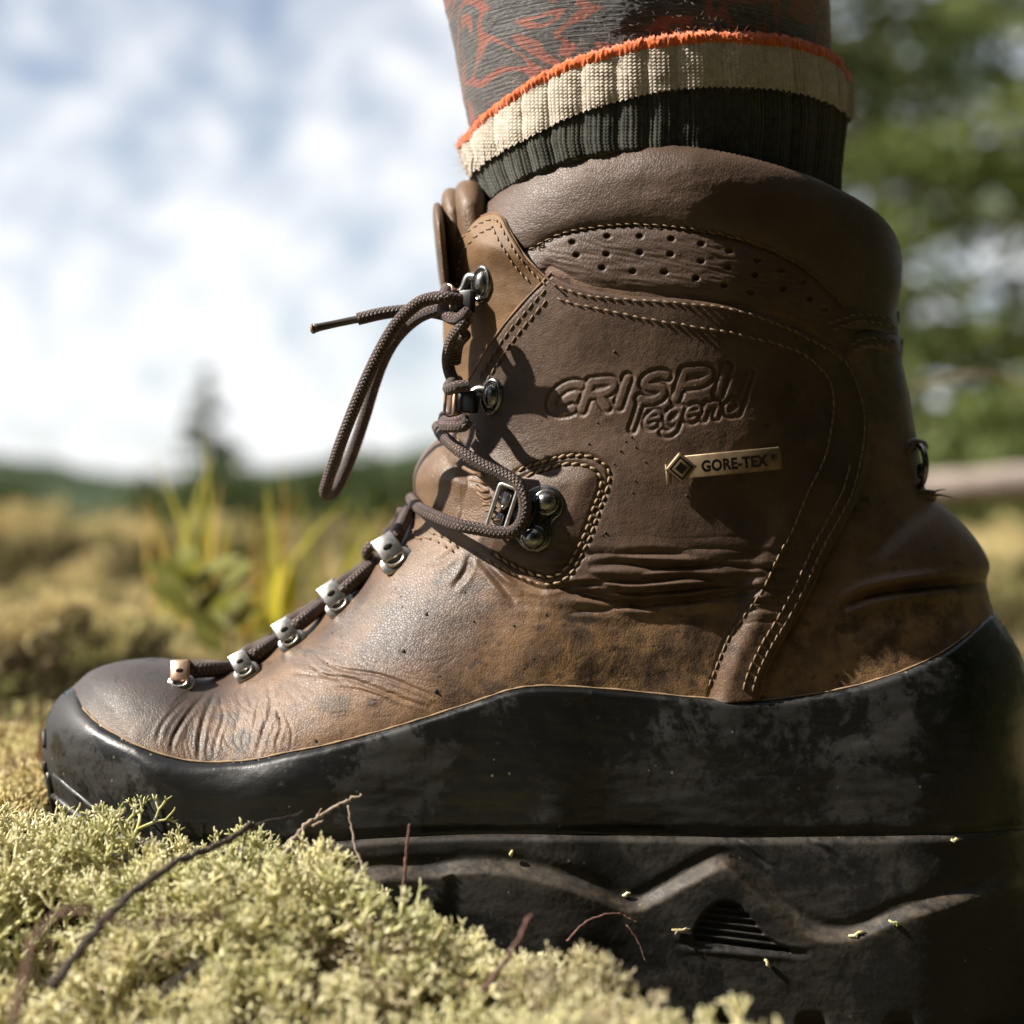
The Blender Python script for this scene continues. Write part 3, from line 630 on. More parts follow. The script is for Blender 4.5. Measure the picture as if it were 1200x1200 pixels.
pch = [(x+(640-x)*0.13, y+(612-y)*0.13) for x,y in PATCH]
stitch([catmull(PATCH,5), catmull(pch,5)], relq, 0.1*mm, M['thread'], 'patch_stitching', 9.0, 2.0, 1.9, 0.45)
stitch([offset_line(TABEDGE,7)[4:-3], offset_line(TABEDGE,17)[6:-6]], Rt+offt, 0, M['thread'], 'tab_stitching', 6.4, 2.4, 1.2)
stitch([catmull([(480,623),(496,621),(514,627),(530,636),(544,648)],5), catmull([(486,630),(505,631),(522,640),(536,650)],5)], Rb, 0.2*mm, M['thread'], 'vamp_stitching', 8, 2.5, 1.4)
stitch([offset_line(BANDTOP,-2)[4:]], Rc, 0.2*mm, M['darkthread'], 'collar_stitching', 9, 2.0, 1.0)
stitch([catmull([(970,380),(1008,368),(1050,374)],6), catmull([(975,386),(1010,376),(1052,383)],6), catmull([(995,404),(1022,395),(1056,402)],6), catmull([(1000,411),(1024,403),(1057,411)],6)], zero, 2.6*mm, M['darkthread'], 'heel_stitching', 6.5, 2.4, 1.2)

# ------------------------------------------------------------------ hardware
def frame(px, py, dep=None, rot=0.0, tilt=None):
    """local frame on the boot surface: u right, v up in the picture, n out of the leather; units are photo pixels there"""
    e = 8.0
    d0 = W1(px,py) if dep is None else dep
    P0 = U(px,py,-d0)
    if tilt is None:
        a = U(px+e,py,-W1(px+e,py))-U(px-e,py,-W1(px-e,py)); b = U(px,py-e,-W1(px,py-e))-U(px,py+e,-W1(px,py+e))
        n = a.cross(b).normalized()
        if n.y > 0: n = -n
    else: n = Vector(tilt).normalized()
    u = (Vector((1,0,0))-n*n.x).normalized(); v = n.cross(u)*-1
    if v.z < 0: v = -v
    cr, sr = math.cos(rot), math.sin(rot); u2 = u*cr+v*sr; v2 = v*cr-u*sr
    s = (DIST-d0)/FPX
    return lambda x, y, z: P0+(u2*x+v2*y+n*z)*s
def dome(m_, fr, r, h, sx=1, sy=1, z0=0, n=24):
    m_.lathe([(r*math.cos(a), z0+h*math.sin(a)) for a in np.linspace(0, math.pi/2*0.96, 9)], fr, n, sx, sy)
def ring(m_, fr, r0, r1, h, sx=1, sy=1, n=32):
    rc, rw = (r0+r1)/2, (r1-r0)/2
    m_.lathe([(rc+rw*math.cos(a), h*math.sin(a)) for a in np.linspace(0, math.pi, 10)]+[(r0-1, -0.5)], fr, n, sx, sy)
def rrect(hx, hy, r, n=5):
    o = []
    for cx_, cy_, a0 in ((hx-r,hy-r,0),(-hx+r,hy-r,90),(-hx+r,-hy+r,180),(hx-r,-hy+r,270)):
        for k in range(n): a = math.radians(a0+90*k/(n-1)); o.append((cx_+r*math.cos(a), cy_+r*math.sin(a)))
    return o
def hook(px, py, lx, ly):
    h = tag(empty('lace_hook')); h.parent = boot; h.location = U(px,py,-W1(px,py))-BL
    off = 7.5                                              # standing height on the tab in local pixels
    fr = frame(px, py, W1(px,py)+1.3*mm, math.radians(-10))
    m_ = MB(); ring(m_, fr, 11, 17, 6, 0.95, 1.36); m_.lathe([(13,0),(13,3.0),(4,3.4)], fr, 24, 0.95, 1.34)
    # neck running to the front
    dx, dy = lx-px, -(ly-py)
    pts = [fr(-10,6,2), fr(-20,5,5), fr(dx*0.62,dy*0.45,9), fr(dx*0.8,dy*0.8,12)]
    c_ = catmull([tuple(p) for p in pts],5); m_.tube(c_, [7*.24*mm*(1-0.25*i/len(c_)) for i in range(len(c_))], 10, True, flat=0.7)
    m_.build('hook_base', M['gun'], h)
    m_ = MB(); dome(m_, fr, 10.2, 8.5, 1.06, 1.5, 2.5); m_.build('rivet', M['gun'], h)
    # bent-back bow that holds the lace
    f2 = frame(lx, ly, W1(px,py)+0.6*mm, math.radians(-5), tilt=(-0.55,-0.8,0.1))
    m_ = MB(); out = rrect(7.5, 18, 6, 6); P_ = [f2(a,b,9) for a,b in out]; P_.append(P_[0]); m_.tube(P_, 2.1*.24*mm, 8, False); 
    out = rrect(7.2, 17.5, 6, 6); m_.plate(out, f2, -8, 4, 2)
    ob = m_.build('hook_bow', M['copper'], h)
    m_ = MB(); m_.box(f2, -3, 30, -13, 13, -7, 3, 2); m_.build('hook_throat', M['black_metal'], h)
    return h
hook(566, 333, 529, 354); hook(578, 465, 533, 471)
# lace lock on the padded patch
lk = empty('lace_lock'); lk.parent = boot; lk.location = U(630,610,-W1(630,610))-BL
fr = frame(633, 610, W1(633,610)+2.9*mm, 0)
def fo(x, y, z): return fr(x-633, 610-y, z)
m_ = MB()
outl = catmull([(640,568),(654,574),(661,590),(658,604),(648,614),(647,628),(642,641),(628,648),(614,642),(606,634),(600,622),(604,600),(612,582),(624,571)][::-1], 4, True)
m_.plate([(x-633,610-y) for x,y in outl], fr, -4, 3, 2.2); m_.build('lock_plate', M['gun'], lk)
for dx, dy, r_ in ((641,589,13.6),(626,631,13.6)):
    m_ = MB(); m_.lathe([(r_+2.2,2),(r_+2.0,4.5),(r_,5)], lambda x,y,z: fo(dx+x,dy-y,z), 28); dome(m_, lambda x,y,z: fo(dx+x,dy-y,z), r_-0.5, 11, 1, 1, 4, 28)
    m_.build('rivet', M['gun'], lk)
f3 = frame(597, 598, W1(597,598)+3.3*mm, math.radians(-20), tilt=(-0.42,-0.90,0.06))
m_ = MB(); P_ = [f3(a,b,21) for a,b in rrect(12,28,4,4)]; P_.append(P_[0]); m_.tube(P_, 2.9*.24*mm, 8, False); m_.tube([f3(-12,24,21),f3(-9,24,3)],2.2*.24*mm,8); m_.tube([f3(-12,-24,21),f3(-9,-24,3)],2.2*.24*mm,8); m_.build('lock_frame', M['silver'], lk)
m_ = MB(); m_.box(f3, -9, 9, -24, 24, 2, 6, 1.5); m_.build('lock_cam', M['black_metal'], lk)
m_ = MB(); m_.box(f3, -7, 5, 3, 21, 5, 18, 2); m_.box(f3, -8, 4, -20, -5, 5, 18, 2); dome(m_, lambda x,y,z: f3(x-1,y+2,z), 4, 4, 1, 1, 15, 12); m_.build('lock_roller', M['gun'], lk)
m_ = MB(); m_.box(f3, 4, 34, -22, 22, -4, 6, 4); m_.build('lock_arm', M['black_metal'], lk)

# five folded eyelets along the front
EY = [(212,788,-4,24),(283,777,-30,23),(335,740,-33,25),(390,698,-36,27),(456,644,-33,30)]
for i, (ex, ey, ang, sz) in enumerate(EY):
    e = empty('eyelet'); e.parent = boot; dep = max(W1(ex+8,ey+14),0.012)+0.5*mm; e.location = U(ex,ey,-dep)-BL
    f = frame(ex, ey, dep, math.radians(-ang), tilt=(-0.12,-0.86,0.34)); k = sz/25.0
    m_ = MB(); m_.plate([(x*k,y*k-14*k) for x,y in rrect(17,9.5,8,6)], f, -3, 2, 1.5); m_.build('eyelet_base', M['silver'], e)
    m_ = MB(); ring(m_, lambda x,y,z: f(x*k,(y-13)*k,z+2), 6, 10, 3, 1.15, 0.7, 24); m_.build('eyelet_rivet', M['silver'], e)
    f_ = lambda x,y,z: f(x*k, y*k+ (z>2)*0, z*k)
    m_ = MB(); m_.box(f_, -12, 12, -12, 14, 3, 6, 2.5); m_.box(f_, -12, 12, 12, 15, -12, 5, 1); m_.build('eyelet_fold', M['copper'] if i == 0 else M['silver'], e)
    m_ = MB(); m_.lathe([(3.6,5.5),(3.6,6.6),(1,6.8)], lambda x,y,z: f(x*k,(y+1)*k,z*k), 14, 1.3, 0.7); m_.build('eyelet_slot', M['ink'], e)

# heel ring in its leather loop
m_ = MB(); hr = empty('heel_ring'); hr.parent = boot; hr.location = U(1078,548,-0.012)-BL
P_ = [U(1076+9*math.cos(a), 546+24*math.sin(a), -0.012-0.004*math.cos(a)) for a in np.linspace(0,2*math.pi,25)]; m_.tube(P_, 3.6*.26*mm, 8, False); m_.build('ring', M['gun'], hr)
m_ = MB(); m_.lathe([(6,0),(6,3),(4,5),(1,6)], lambda x,y,z: U(1079+x*0.8, 552-y*1.6, -0.013)+Vector((z*.2*mm,-z*.26*mm,0)), 18); m_.build('rivet', M['gun'], hr)
m_ = MB()
P_ = catmull([tuple(U(x,y,z)) for x,y,z in ((1058,575,-.016),(1072,579,-.014),(1090,580,-.008),(1094,581,.0),(1090,580,.010))],5); m_.tube(P_, 1.8*mm, 10, True, flat=0.6); 
P_ = catmull([tuple(U(x,y,z)) for x,y,z in ((1058,532,-.016),(1066,520,-.014),(1080,521,-.008),(1083,524,.0))],5); m_.tube(P_, 1.5*mm, 10); m_.build('leather_loop', M['cuff'], hr)
m_ = MB(); m_.tube([U(1090,581,-.008),U(1102,579,-.009),U(1121,584,-.010)],[.6*mm,.35*mm,.1*mm],6); m_.tube([U(1088,578,-.010),U(1100,574,-.012),U(1108,573,-.012)],[.4*mm,.25*mm,.1*mm],6); m_.build('frayed_thread', M['thread'], hr)

# brass name badge
bd = empty('name_badge'); bd.parent = boot; bd.location = U(850,543,-W1(850,543))-BL
fb_ = frame(850, 543.5, W1(850,543)+2.5*mm, math.radians(5.4))
m_ = MB(); m_.plate([(x,y) for x,y in [(-50,-13),(64,-13),(66,-11),(66,12),(64,14),(-50,14)]], fb_, -3, 3, 1.2); m_.build('badge_plate', M['brass'], bd)
m_ = MB(); fd = lambda x,y,z: fb_(x-53, y, z)
m_.plate([(-19,0),(-17,-2),(-2,-17),(0,-18.5),(2,-17),(17,-2),(19,0),(17,2),(2,17),(0,18.5),(-2,17),(-17,2)], fd, -3, 4.2, 1.4); m_.plate([(-18,6),(-12,4),(-12,-18),(-15,-19),(-18,-17)], fd, -3, 2, 1); dg = m_.build('badge_diamond', M['brass'], bd)
m_ = MB()
def dframe(r0, r1, z):
    o = [(-r0,0),(0,-r0),(r0,0),(0,r0)]; i = [(-r1,0),(0,-r1),(r1,0),(0,r1)]
    m_.add([fd(x,y,z) for x,y in o+i], [(k,(k+1)%4,4+(k+1)%4,4+k) for k in range(4)])
dframe(14.5, 11.2, 4.5); m_.add([fd(x,y,4.5) for x,y in ((-7.5,0),(0,-7.5),(7.5,0),(0,7.5))], [(0,1,2,3)]); m_.build('diamond_mark', M['ink'], bd, False)
def text_mesh(body, fr, x0, x1, yb, capx, z, name, mat, parent, fat=0.02):
    cu = bpy.data.curves.new('txt','FONT'); cu.body = body; cu.offset = fat; cu.resolution_u = 4; cu.space_character = 1.06
    to = bpy.data.objects.new('txt', cu); C.objects.link(to); bpy.context.view_layer.update()
    me = bpy.data.meshes.new_from_object(to.evaluated_get(bpy.context.evaluated_depsgraph_get())); bpy.data.objects.remove(to); bpy.data.curves.remove(cu)
    n = len(me.vertices); co = np.zeros(n*3); me.vertices.foreach_get('co', co); co = co.reshape(-1,3)
    co[:,0] = x0+(co[:,0]-co[:,0].min())/(np.ptp(co[:,0]))*(x1-x0); co[:,1] = yb+co[:,1]/0.70*capx
    me.vertices.foreach_set('co', np.array([fr(a,b,z) for a,b,_ in co]).ravel()); me.name = name
    return link(name, me, mat, parent)
text_mesh('GORE-TEX', fb_, -29, 50, -6.5, 12.5, 3.5, 'badge_lettering', M['ink'], bd, 0.045)
m_ = MB(); P_ = [fb_(57.5+3.6*math.cos(a), 3.2+3.6*math.sin(a), 3.4) for a in np.linspace(0,2*math.pi,17)]; m_.tube(P_, .09*mm, 4, False); m_.build('registered_ring', M['ink'], bd)
text_mesh('R', fb_, 56, 59.3, 1.3, 4, 3.5, 'registered_letter', M['ink'], bd)

# soil crumbs stuck to the leather
m_ = MB()
spots = [(511,810,4.5),(473,763,3),(500,720,3),(555,728,2),(602,733,2),(640,804,2),(545,694,2),(680,530,2.5),(690,520,2.4),(733,517,2),(727,528,2),(740,512,2),(745,524,1.8),(720,412,2.6),(744,563,1.8),(741,577,2),(805,581,2),(800,457,2.2),(709,624,2.5),(706,627,1.8),(560,505,2),(700,495,2),(756,541,2),(905,405,1.8),(765,257,2.2),(693,255,3),(569,293,2.4),(815,452,1.6),(370,868,2.4),(327,842,2.2),(640,720,2)]
for _ in range(120):
    x_, y_ = random.uniform(300,960), random.uniform(400,800)
    if IN[int((y_-Y0)/S), int((x_-X0)/S)] and samp(dS,np.array([x_]),np.array([y_]))[0] > 25: spots.append((x_,y_,random.uniform(0.7,1.5)))
for x_, y_, r_ in spots:
    rel = float(samp(relq if qin[int((y_-Y0)/S),int((x_-X0)/S)] else Rb, np.array([float(x_)]), np.array([float(y_)]))[0])
    P0 = U(x_,y_,-(W1(x_,y_)+rel)); vs = []
    for k in range(12):
        d_ = Vector((random.gauss(0,1),random.gauss(0,1),random.gauss(0,1))).normalized()*r_*.24*mm*random.uniform(.6,1.2); vs.append(P0+d_)
    a_ = [P0+Vector(q)*r_*.24*mm*random.uniform(.7,1.2) for q in ((1,0,0),(-1,0,0),(0,1,0),(0,-1,0),(0,0,1),(0,0,-1))]
    m_.add(a_, [(0,2,4),(2,1,4),(1,3,4),(3,0,4),(2,0,5),(1,2,5),(3,1,5),(0,3,5)])
tag(m_.build('soil_specks', M['crumb'], boot), kind='stuff')

# ------------------------------------------------------------------ lace
lace = tag(empty('shoelace')); lace.parent = boot; lace.location = U(520,420,-0.03)-BL
LR = 1.85*mm
def lacetube(pts, r=LR, name='lace_run', flat=1.0, n=14, mat=None):
    m_ = MB(); c_ = catmull([tuple(U(*p)) for p in pts], 8); m_.tube(c_, r, n, True, flat=flat); return m_.build(name, mat or M['lace'], lace)
# hanging loop
lacetube([(540,352,-.040),(522,349,-.042),(505,350,-.041),(488,357,-.040),(466,378,-.038),(446,410,-.036),(426,452,-.033),(408,496,-.029),(394,534,-.023),(384,564,-.017),(381,577,-.013),(386,580,-.009),(394,572,-.006),(404,552,-.006),(416,522,-.008),(428,486,-.012),(438,452,-.016),(450,420,-.021),(466,394,-.026),(490,372,-.031),(520,360,-.035)], LR*1.02, 'lace_loop')
# loose end with its aglet
lacetube([(545,376,-.030),(528,371,-.030),(508,366,-.029),(480,364,-.029),(450,367,-.030),(419,374,-.031)], LR*1.0, 'lace_end')
m_ = MB(); m_.tube([U(422,373.5,-.031),U(418,374.3,-.031),U(395,379,-.032),U(374,383.5,-.033),U(367,385.2,-.034)],[1.35*mm,1.15*mm,1.1*mm,1.2*mm,1.45*mm],14); m_.build('aglet', M['aglet'], lace)
m_ = MB(); m_.tube([U(367.4,385.1,-.034),U(365,385.7,-.034),U(363.6,386,-.034)],[1.5*mm,1.45*mm,0.9*mm],14); m_.build('aglet_tip', M['aglettip'], lace)
# wraps round the top hook, dark lace behind it
lacetube([(548,372,-.046),(540,384,-.044),(530,398,-.040),(525,418,-.036),(527,436,-.034),(534,450,-.035)])
lacetube([(524,338,-.030),(519,352,-.036),(522,368,-.040),(536,374,-.044),(548,366,-.047)])
lacetube([(545,392,-.044),(536,404,-.038),(533,424,-.034)])
# wraps round the second hook
lacetube([(536,446,-.030),(528,450,-.038),(526,456,-.042),(536,453,-.046),(550,452,-.046)], LR*0.95)
lacetube([(520,492,-.030),(521,499,-.038),(530,500,-.043),(543,499,-.046),(548,492,-.046)], LR*0.95)
lacetube([(520,487,-.028),(522,494,-.036),(534,494,-.043),(546,490,-.046)], LR*0.8)
# down to the lock, round it, and back to the front
lacetube([(513,500,-.020),(520,512,-.030),(540,529,-.040),(565,545,-.0435),(590,557,-.0455),(607,569,-.0470),(615,590,-.0478),(612,610,-.0478),(602,622,-.0475),(586,624,-.0465),(566,621,-.0450),(540,616,-.043),(515,607,-.036),(496,598,-.028),(486,590,-.018),(482,584,-.006)], LR*1.02)
# dark runs between the eyelets
for (a, b) in [((478,600),(462,634)),((446,655),(406,690)),((380,708),(348,733)),((326,750),(296,770)),((272,783),(226,786))]:
    mx, my = (a[0]+b[0])/2, (a[1]+b[1])/2
    lacetube([(a[0]+6,a[1]-4,.010),(a[0],a[1],-.004),(mx,my,-.013),(b[0],b[1],-.017),(b[0]-6,b[1]+4,-.014)], LR*1.35, flat=0.8)
    lacetube([(b[0]-8,b[1]-6,.016),(mx-4,my-4,.012),(a[0]-6,a[1],-.006)], LR*1.1)
lacetube([(441,640,-.012),(433,641,-.012),(430,650,-.010),(436,655,-.004)], LR*0.9)
# gusset laced leather under the crossing
m_ = MB()
for k in range(9):
    t = k/8; P_ = catmull([tuple(U(546+28*t+random.uniform(-3,3), 548+58*t, -.038-.004*t)), tuple(U(556+24*t, 552+56*t+random.uniform(-4,4), -.043-.002*t)), tuple(U(566+20*t, 556+54*t, -.043-.002*t))],4)
    m_.tube(P_, random.uniform(.35,.7)*mm, 6)
m_.build('gusset_cord', M['edge2'], lace)

# ------------------------------------------------------------------ sock and leg
sock = tag(empty('wool_sock', (0.05,0,0.20)), 'ribbed wool sock, dark green with cream band and orange rim, folded above the boot', 'sock')
def ring_sheet(name, left, right, topc, botc, wmax, mat, parent, fn, nx=520, ny=70, roll=0.0, inner=False):
    """a knitted band round the leg; left/right: silhouette x(y); topc/botc: edges y(x) in photo pixels; fn(theta, v, x, y)->relief"""
    th = np.linspace(-0.5*math.pi, 0.5*math.pi, nx); v = np.linspace(0,1,ny)
    TH, V = np.meshgrid(th, v)
    xl0, xr0 = left(topc(560)*0+120), right(120)
    # iterate x from angle, y from v
    x = (xl0+xr0)/2+(xr0-xl0)/2*np.sin(TH); y = topc(x)*(1-V)+botc(x)*V
    for _ in range(3):
        xl, xr = left(y), right(y); x = (xl+xr)/2+(xr-xl)/2*np.sin(TH); y = topc(x)*(1-V)+botc(x)*V
    rel = fn(TH, V, x, y)
    dep = wmax*np.cos(TH)+rel*(0.25+0.75*np.cos(TH))
    x = x+rel/(0.000268)*np.sin(TH)*0.9
    co = unproj(x, y, -dep).reshape(-1,3)
    sx = 4; xs = np.arange(0,nx,sx); 
    cof = co.reshape(ny,nx,3)[:,xs][:, ::-1].copy(); cof[...,1] *= -1; nf = len(xs)
    j, i = np.meshgrid(np.arange(ny-1), np.arange(nx-1), indexing='ij'); a = (j*nx+i).ravel()
    q1 = np.stack([a, a+nx, a+nx+1, a+1],1)
    j, i = np.meshgrid(np.arange(ny-1), np.arange(nf-1), indexing='ij'); a = (j*nf+i).ravel()+ny*nx
    q2 = np.stack([a, a+nf, a+nf+1, a+1],1)
    me = bpy.data.meshes.new(name); me.from_pydata(np.vstack([co, cof.reshape(-1,3)]).tolist(), [], np.vstack([q1,q2]).tolist())
    me.polygons.foreach_set('use_smooth', np.ones(len(me.polygons), bool)); me.update()
    return link(name, me, mat, parent), co.reshape(ny,nx,3)
OT = np.array([(536,180),(543,166),(574,130),(600,110),(630,89),(673,67),(717,54),(760,43),(825,36),(890,38),(933,45),(972,61),(985,80),(996,96)], float)
CB = np.array([(536,225),(548,216),(560,204),(587,182),(630,158),(673,136),(717,121),(782,106),(847,102),(912,106),(955,117),(981,131),(996,146)], float)
def curve(A, dy=0):
    c_ = catmull(A, 8); return lambda x: np.interp(x, c_[:,0], c_[:,1])+dy
otop = curve(OT); cbot = curve(CB)
sL = lambda y: np.interp(y, [30,100,165,205,260,330], [545,541,543,556,580,600])
sR = lambda y: np.interp(y, [30,75,95,140,200,330], [982,986,989,991,984,978])
def knit(TH, x, y, col=5.0, row=4.2): 
    u = TH*52; c_ = np.abs(np.sin(u*math.pi*0.5*1.0))
    return 0.26*mm*np.abs(np.sin(TH*128))**0.6+0.10*mm*np.sin(y*2*math.pi/row+2.6*np.abs(np.sin(TH*128)))
def rib(TH, n, sharp=0.6): s_ = np.sin(TH*n+0.45*np.sin(TH*5)); return np.sign(s_)*np.abs(s_)**sharp
def f_cream(TH,V,x,y):
    r = 1.15*mm*np.abs(np.sin(TH*16+0.7*np.sin(TH*4+1)+0.35*np.sin(TH*9)))**0.55
    return 1.2*mm+r+knit(TH,x,y)+0.3*mm*np.sin(math.pi*V)+0.25*mm*perlin(x/16,y/16,5)
def f_orange(TH,V,x,y):
    r = 1.1*mm*np.abs(np.sin(TH*16+0.7*np.sin(TH*4+1)+0.35*np.sin(TH*9)))**0.55
    return 1.2*mm+r+0.55*mm*np.sin(math.pi*np.clip(V,0,1))+0.35*mm*perlin(x/5,y/9,6)+0.30*mm*np.abs(np.sin(TH*128))**0.6-1.6*mm*sstep(0.25,0,V)
def f_green(TH,V,x,y):
    return 0.9*mm+1.2*mm*np.abs(np.sin(TH*16+0.7*np.sin(TH*4+1)+0.35*np.sin(TH*9)))**0.7*np.clip(0.7+np.abs(np.sin(TH*48))*.5,0,1)-5*mm*sstep(2,16,y-ctop(x))+knit(TH,x,y)*1.1+0.2*mm*perlin(x/20,y/20,8)
ctop = curve(np.array(CUFFTOP))
SW = 0.0482
o_c, cc = ring_sheet('cream_band', sL, sR, lambda x: otop(x)+13, lambda x: cbot(x)+1.2*np.sin(x*0.9)+0.8*np.sin(x*2.1), SW, M['wool_cream'], sock, f_cream, 900, 90)
o_o, oc = ring_sheet('orange_rim', sL, sR, lambda x: otop(x)+1.2*np.sin(x*0.45)+1.0*np.sin(x*1.31), lambda x: otop(x)+15+1.2*np.sin(x*0.9), SW, M['wool_orange'], sock, f_orange, 700, 22)
o_g, gc = ring_sheet('dark_ribbing', lambda y: sL(y)+3, lambda y: sR(y)-4, lambda x: cbot(x)-3, lambda x: cbot(x)+150, SW-0.0006, M['wool_green'], sock, f_green, 900, 110)
def strands(name, src, cnt, mat, parent, ln, rad, sel, up=0.6, curl=0.6):
    m_ = MB(); ny_, nx_ = src.shape[:2]
    for _ in range(cnt):
        j = int(random.random()*(ny_-2))+1; i = sel(nx_); p = Vector(src[j,i]); i2 = min(i+1,nx_-1)
        t = Vector(src[j,i2])-Vector(src[j,i2-1]); vdir = Vector(src[j+1 if j+1<ny_ else j,i])-Vector(src[j-1,i]); n = t.cross(vdir).normalized()
        if n.y*p.y < 0 : n = -n
        d_ = (n*random.uniform(.25,1)+Vector((random.gauss(0,.6),random.gauss(0,.3),random.gauss(0,.6)+up*.5))).normalized()
        L_ = ln*random.uniform(.3,1.3)*(2.2 if random.random() < .06 else 1); P_ = [p-n*.2*mm]; c_ = Vector((random.gauss(0,1),random.gauss(0,1),random.gauss(0,1)))*curl
        for k in range(5): P_.append(P_[-1]+d_*L_/5); d_ = (d_+c_*0.35).normalized()
        m_.tube(P_, [rad,rad,rad*.9,rad*.8,rad*.6,rad*.3], 3, False)
    return tag(m_.build(name, mat, parent), kind='stuff')
edge_sel = lambda n: random.choice([int(n-1-abs(random.gauss(0,.035))*n)]*5+[int(abs(random.gauss(0,.03))*n)]*2) % n
strands('fuzz', cc, 800, M['fuzz'], sock, 2.6*mm, .045*mm, edge_sel)
strands('fuzz', cc, 900, M['fuzz'], sock, 1.2*mm, .03*mm, lambda n: int(random.random()*n))
strands('orange_fuzz', oc, 1100, M['fuzz_orange'], sock, 1.7*mm, .045*mm, lambda n: int(random.random()*n), 1.4)
strands('green_fuzz', gc[:60], 140, M['fuzz'], sock, 1.4*mm, .035*mm, edge_sel)

leg = empty('person', (0.05,0,0.2)); tag(leg, 'lower leg in a dark patterned knit legging with red swirls, rising above the sock', 'person')
m_ = MB(); legP = [(760,420,.0),(762,250,0),(764,100,0),(752,0,0),(742,-150,0),(735,-330,0)]
m_.tube([U(*p) for p in legP], [.036,.038,.042,.045,.050,.054], 40); m_.build('leg', M['skin'], leg)
lgL = lambda y: np.interp(y, [-520,-200,0,60,130,260], [420,480,520,533,545,560]); lgR = lambda y: np.interp(y, [-520,-200,0,60,100,260], [1010,990,972,978,982,976])
ring_sheet('legging', lgL, lgR, lambda x: 0*x-420, lambda x: otop(x)+40, SW+0.0012, M['legging'], leg, lambda TH,V,x,y: 0.5*mm*fbm(x/70,y/60,3,9)+0.16*mm*perlin(x/5,y/2.2,12)-2.2*mm*sstep(-60,40,y-otop(x)), 420, 330)
lgs = unproj(*[a for a in (lambda TH,yy: (((lgL(yy)+lgR(yy))/2+(lgR(yy)-lgL(yy))/2*np.sin(TH)), yy, -(SW+.002)*np.cos(TH)))(*np.meshgrid(np.linspace(-1.55,1.55,400), np.linspace(-20,110,60)))])
strands('leg_fuzz', lgs, 800, M['fuzz'], leg, 1.6*mm, .045*mm, lambda n: int(random.random()*n), -0.2, 0.4)

# ------------------------------------------------------------------ ground
def ztab(X): # underside of the sole along the boot
    px = np.array([b[0] for b in BOT], float); py = np.array([b[1] for b in BOT], float); w_ = 0.045
    return np.interp(X, (px-600)*(DIST-w_)/FPX, CZ+(600-py)*(DIST-w_)/FPX)
def plateau_edge(X): # where the foreground cushion ends towards the boot
    return np.interp(X, [-.30,-.15,-.10,-.06,-.022,0.0,.022,.042,.06,.10], [-.040,-.045,-.056,-.062,-.076,-.092,-.112,-.134,-.15,-.18])
HUM = [(-.27,.31,.17,.065,.052),(-.46,.36,.12,.09,.040),(-.62,.60,.2,.12,.040),(-.13,.47,.13,.10,.006),(-.62,1.50,.34,.13,.080),(-1.15,1.7,.4,.2,.080),(-.25,1.62,.22,.13,.055),(-.40,1.02,.30,.10,.034),(.10,1.2,.4,.25,.025),(.46,.62,.20,.13,.040),(.75,1.5,.5,.2,.060),(1.6,2.2,.8,.5,.05),(-2.2,3.2,1.0,.6,.035),(-.9,2.7,.7,.4,.02),(.4,2.6,.8,.5,.03)]
def ground_z(X, Y):
    X = np.asarray(X, float); Y = np.asarray(Y, float)
    zb = ztab(X)-0.004
    front = sstep(0.012, -0.035, Y-plateau_edge(X))
    crest = np.interp(X, [-.30,-.1446,-.13,-.1025,-.058,-.0225,0,.0204,.0424,.08], [.03,.054,.060,.0695,.068,.0625,.0575,.054,.048,.034])-0.0195
    fl = crest-0.70*np.clip(plateau_edge(X)-Y-0.004,0,None)+0.007*perlin(X*22+3, Y*22, 4)+0.004*perlin(X*55, Y*55, 5)
    fl = np.maximum(fl, -0.01)
    back = sstep(0.075, 0.24, Y)
    bk = 0.040+0*X
    for hx, hy, sx_, sy_, a_ in HUM: bk = bk+a_*np.exp(-((X-hx)/sx_)**2-((Y-hy)/sy_)**2)
    bk = bk+0.011*perlin(X*9, Y*9, 6)*sstep(.15,.4,Y)+0.009*perlin(X*24, Y*24, 26)*sstep(.12,.25,Y)+0.010*perlin(X*3, Y*3, 7)*sstep(.5,1.2,Y)
    bk = bk*(1-0.0*Y)-0.35*sstep(5,40,Y)*0-0.03*sstep(2.2,5,Y)
    z = zb*(1-front)*(1-back)+fl*front+bk*back
    return z
def gm():
    m, h = newmat('mossy_soil'); co = h.n('ShaderNodeTexCoord').outputs['Object']
    n = h.noise(co, 9, 6, 0.65); n2 = h.noise(co, 60, 5, 0.7)
    c = h.mix(h.ramp(n, [(0.35,0.0),(0.65,1.0)]), (0.030,0.024,0.013), (0.075,0.062,0.026)); c = h.mix(h.ramp(n2, [(0.4,0.0),(0.7,0.8)]), c, (0.13,0.11,0.045))
    bmp = h.n('ShaderNodeBump', {'Strength': 0.8, 'Distance': 0.01, 'Height': n2}).outputs[0]
    b = h.n('ShaderNodeBsdfPrincipled', {'Base Color': c, 'Roughness': 0.95, 'Normal': bmp, 'Specular IOR Level': 0.1}); finish(h, b); return m
M['ground'] = gm()
def axis(lim, fine, fr, n): 
    a = np.arange(-fr, fr+fine/2, fine); o = np.geomspace(fr, lim, n)[1:]; return np.concatenate([-o[::-1], a, o])
ax = axis(900, .009, .42, 60); ay = np.concatenate([-np.geomspace(.45, 900, 40)[::-1], np.arange(-.44, .60, .009), np.geomspace(.61, 900, 110)])
AX, AY = np.meshgrid(ax, ay); AZ = ground_z(AX, AY)
far_ = sstep(6, 60, np.hypot(AX, AY)); AZ = AZ*(1-far_)+far_*(0.02)
nn = len(ax); j, i = np.meshgrid(np.arange(len(ay)-1), np.arange(nn-1), indexing='ij'); a = (j*nn+i).ravel()
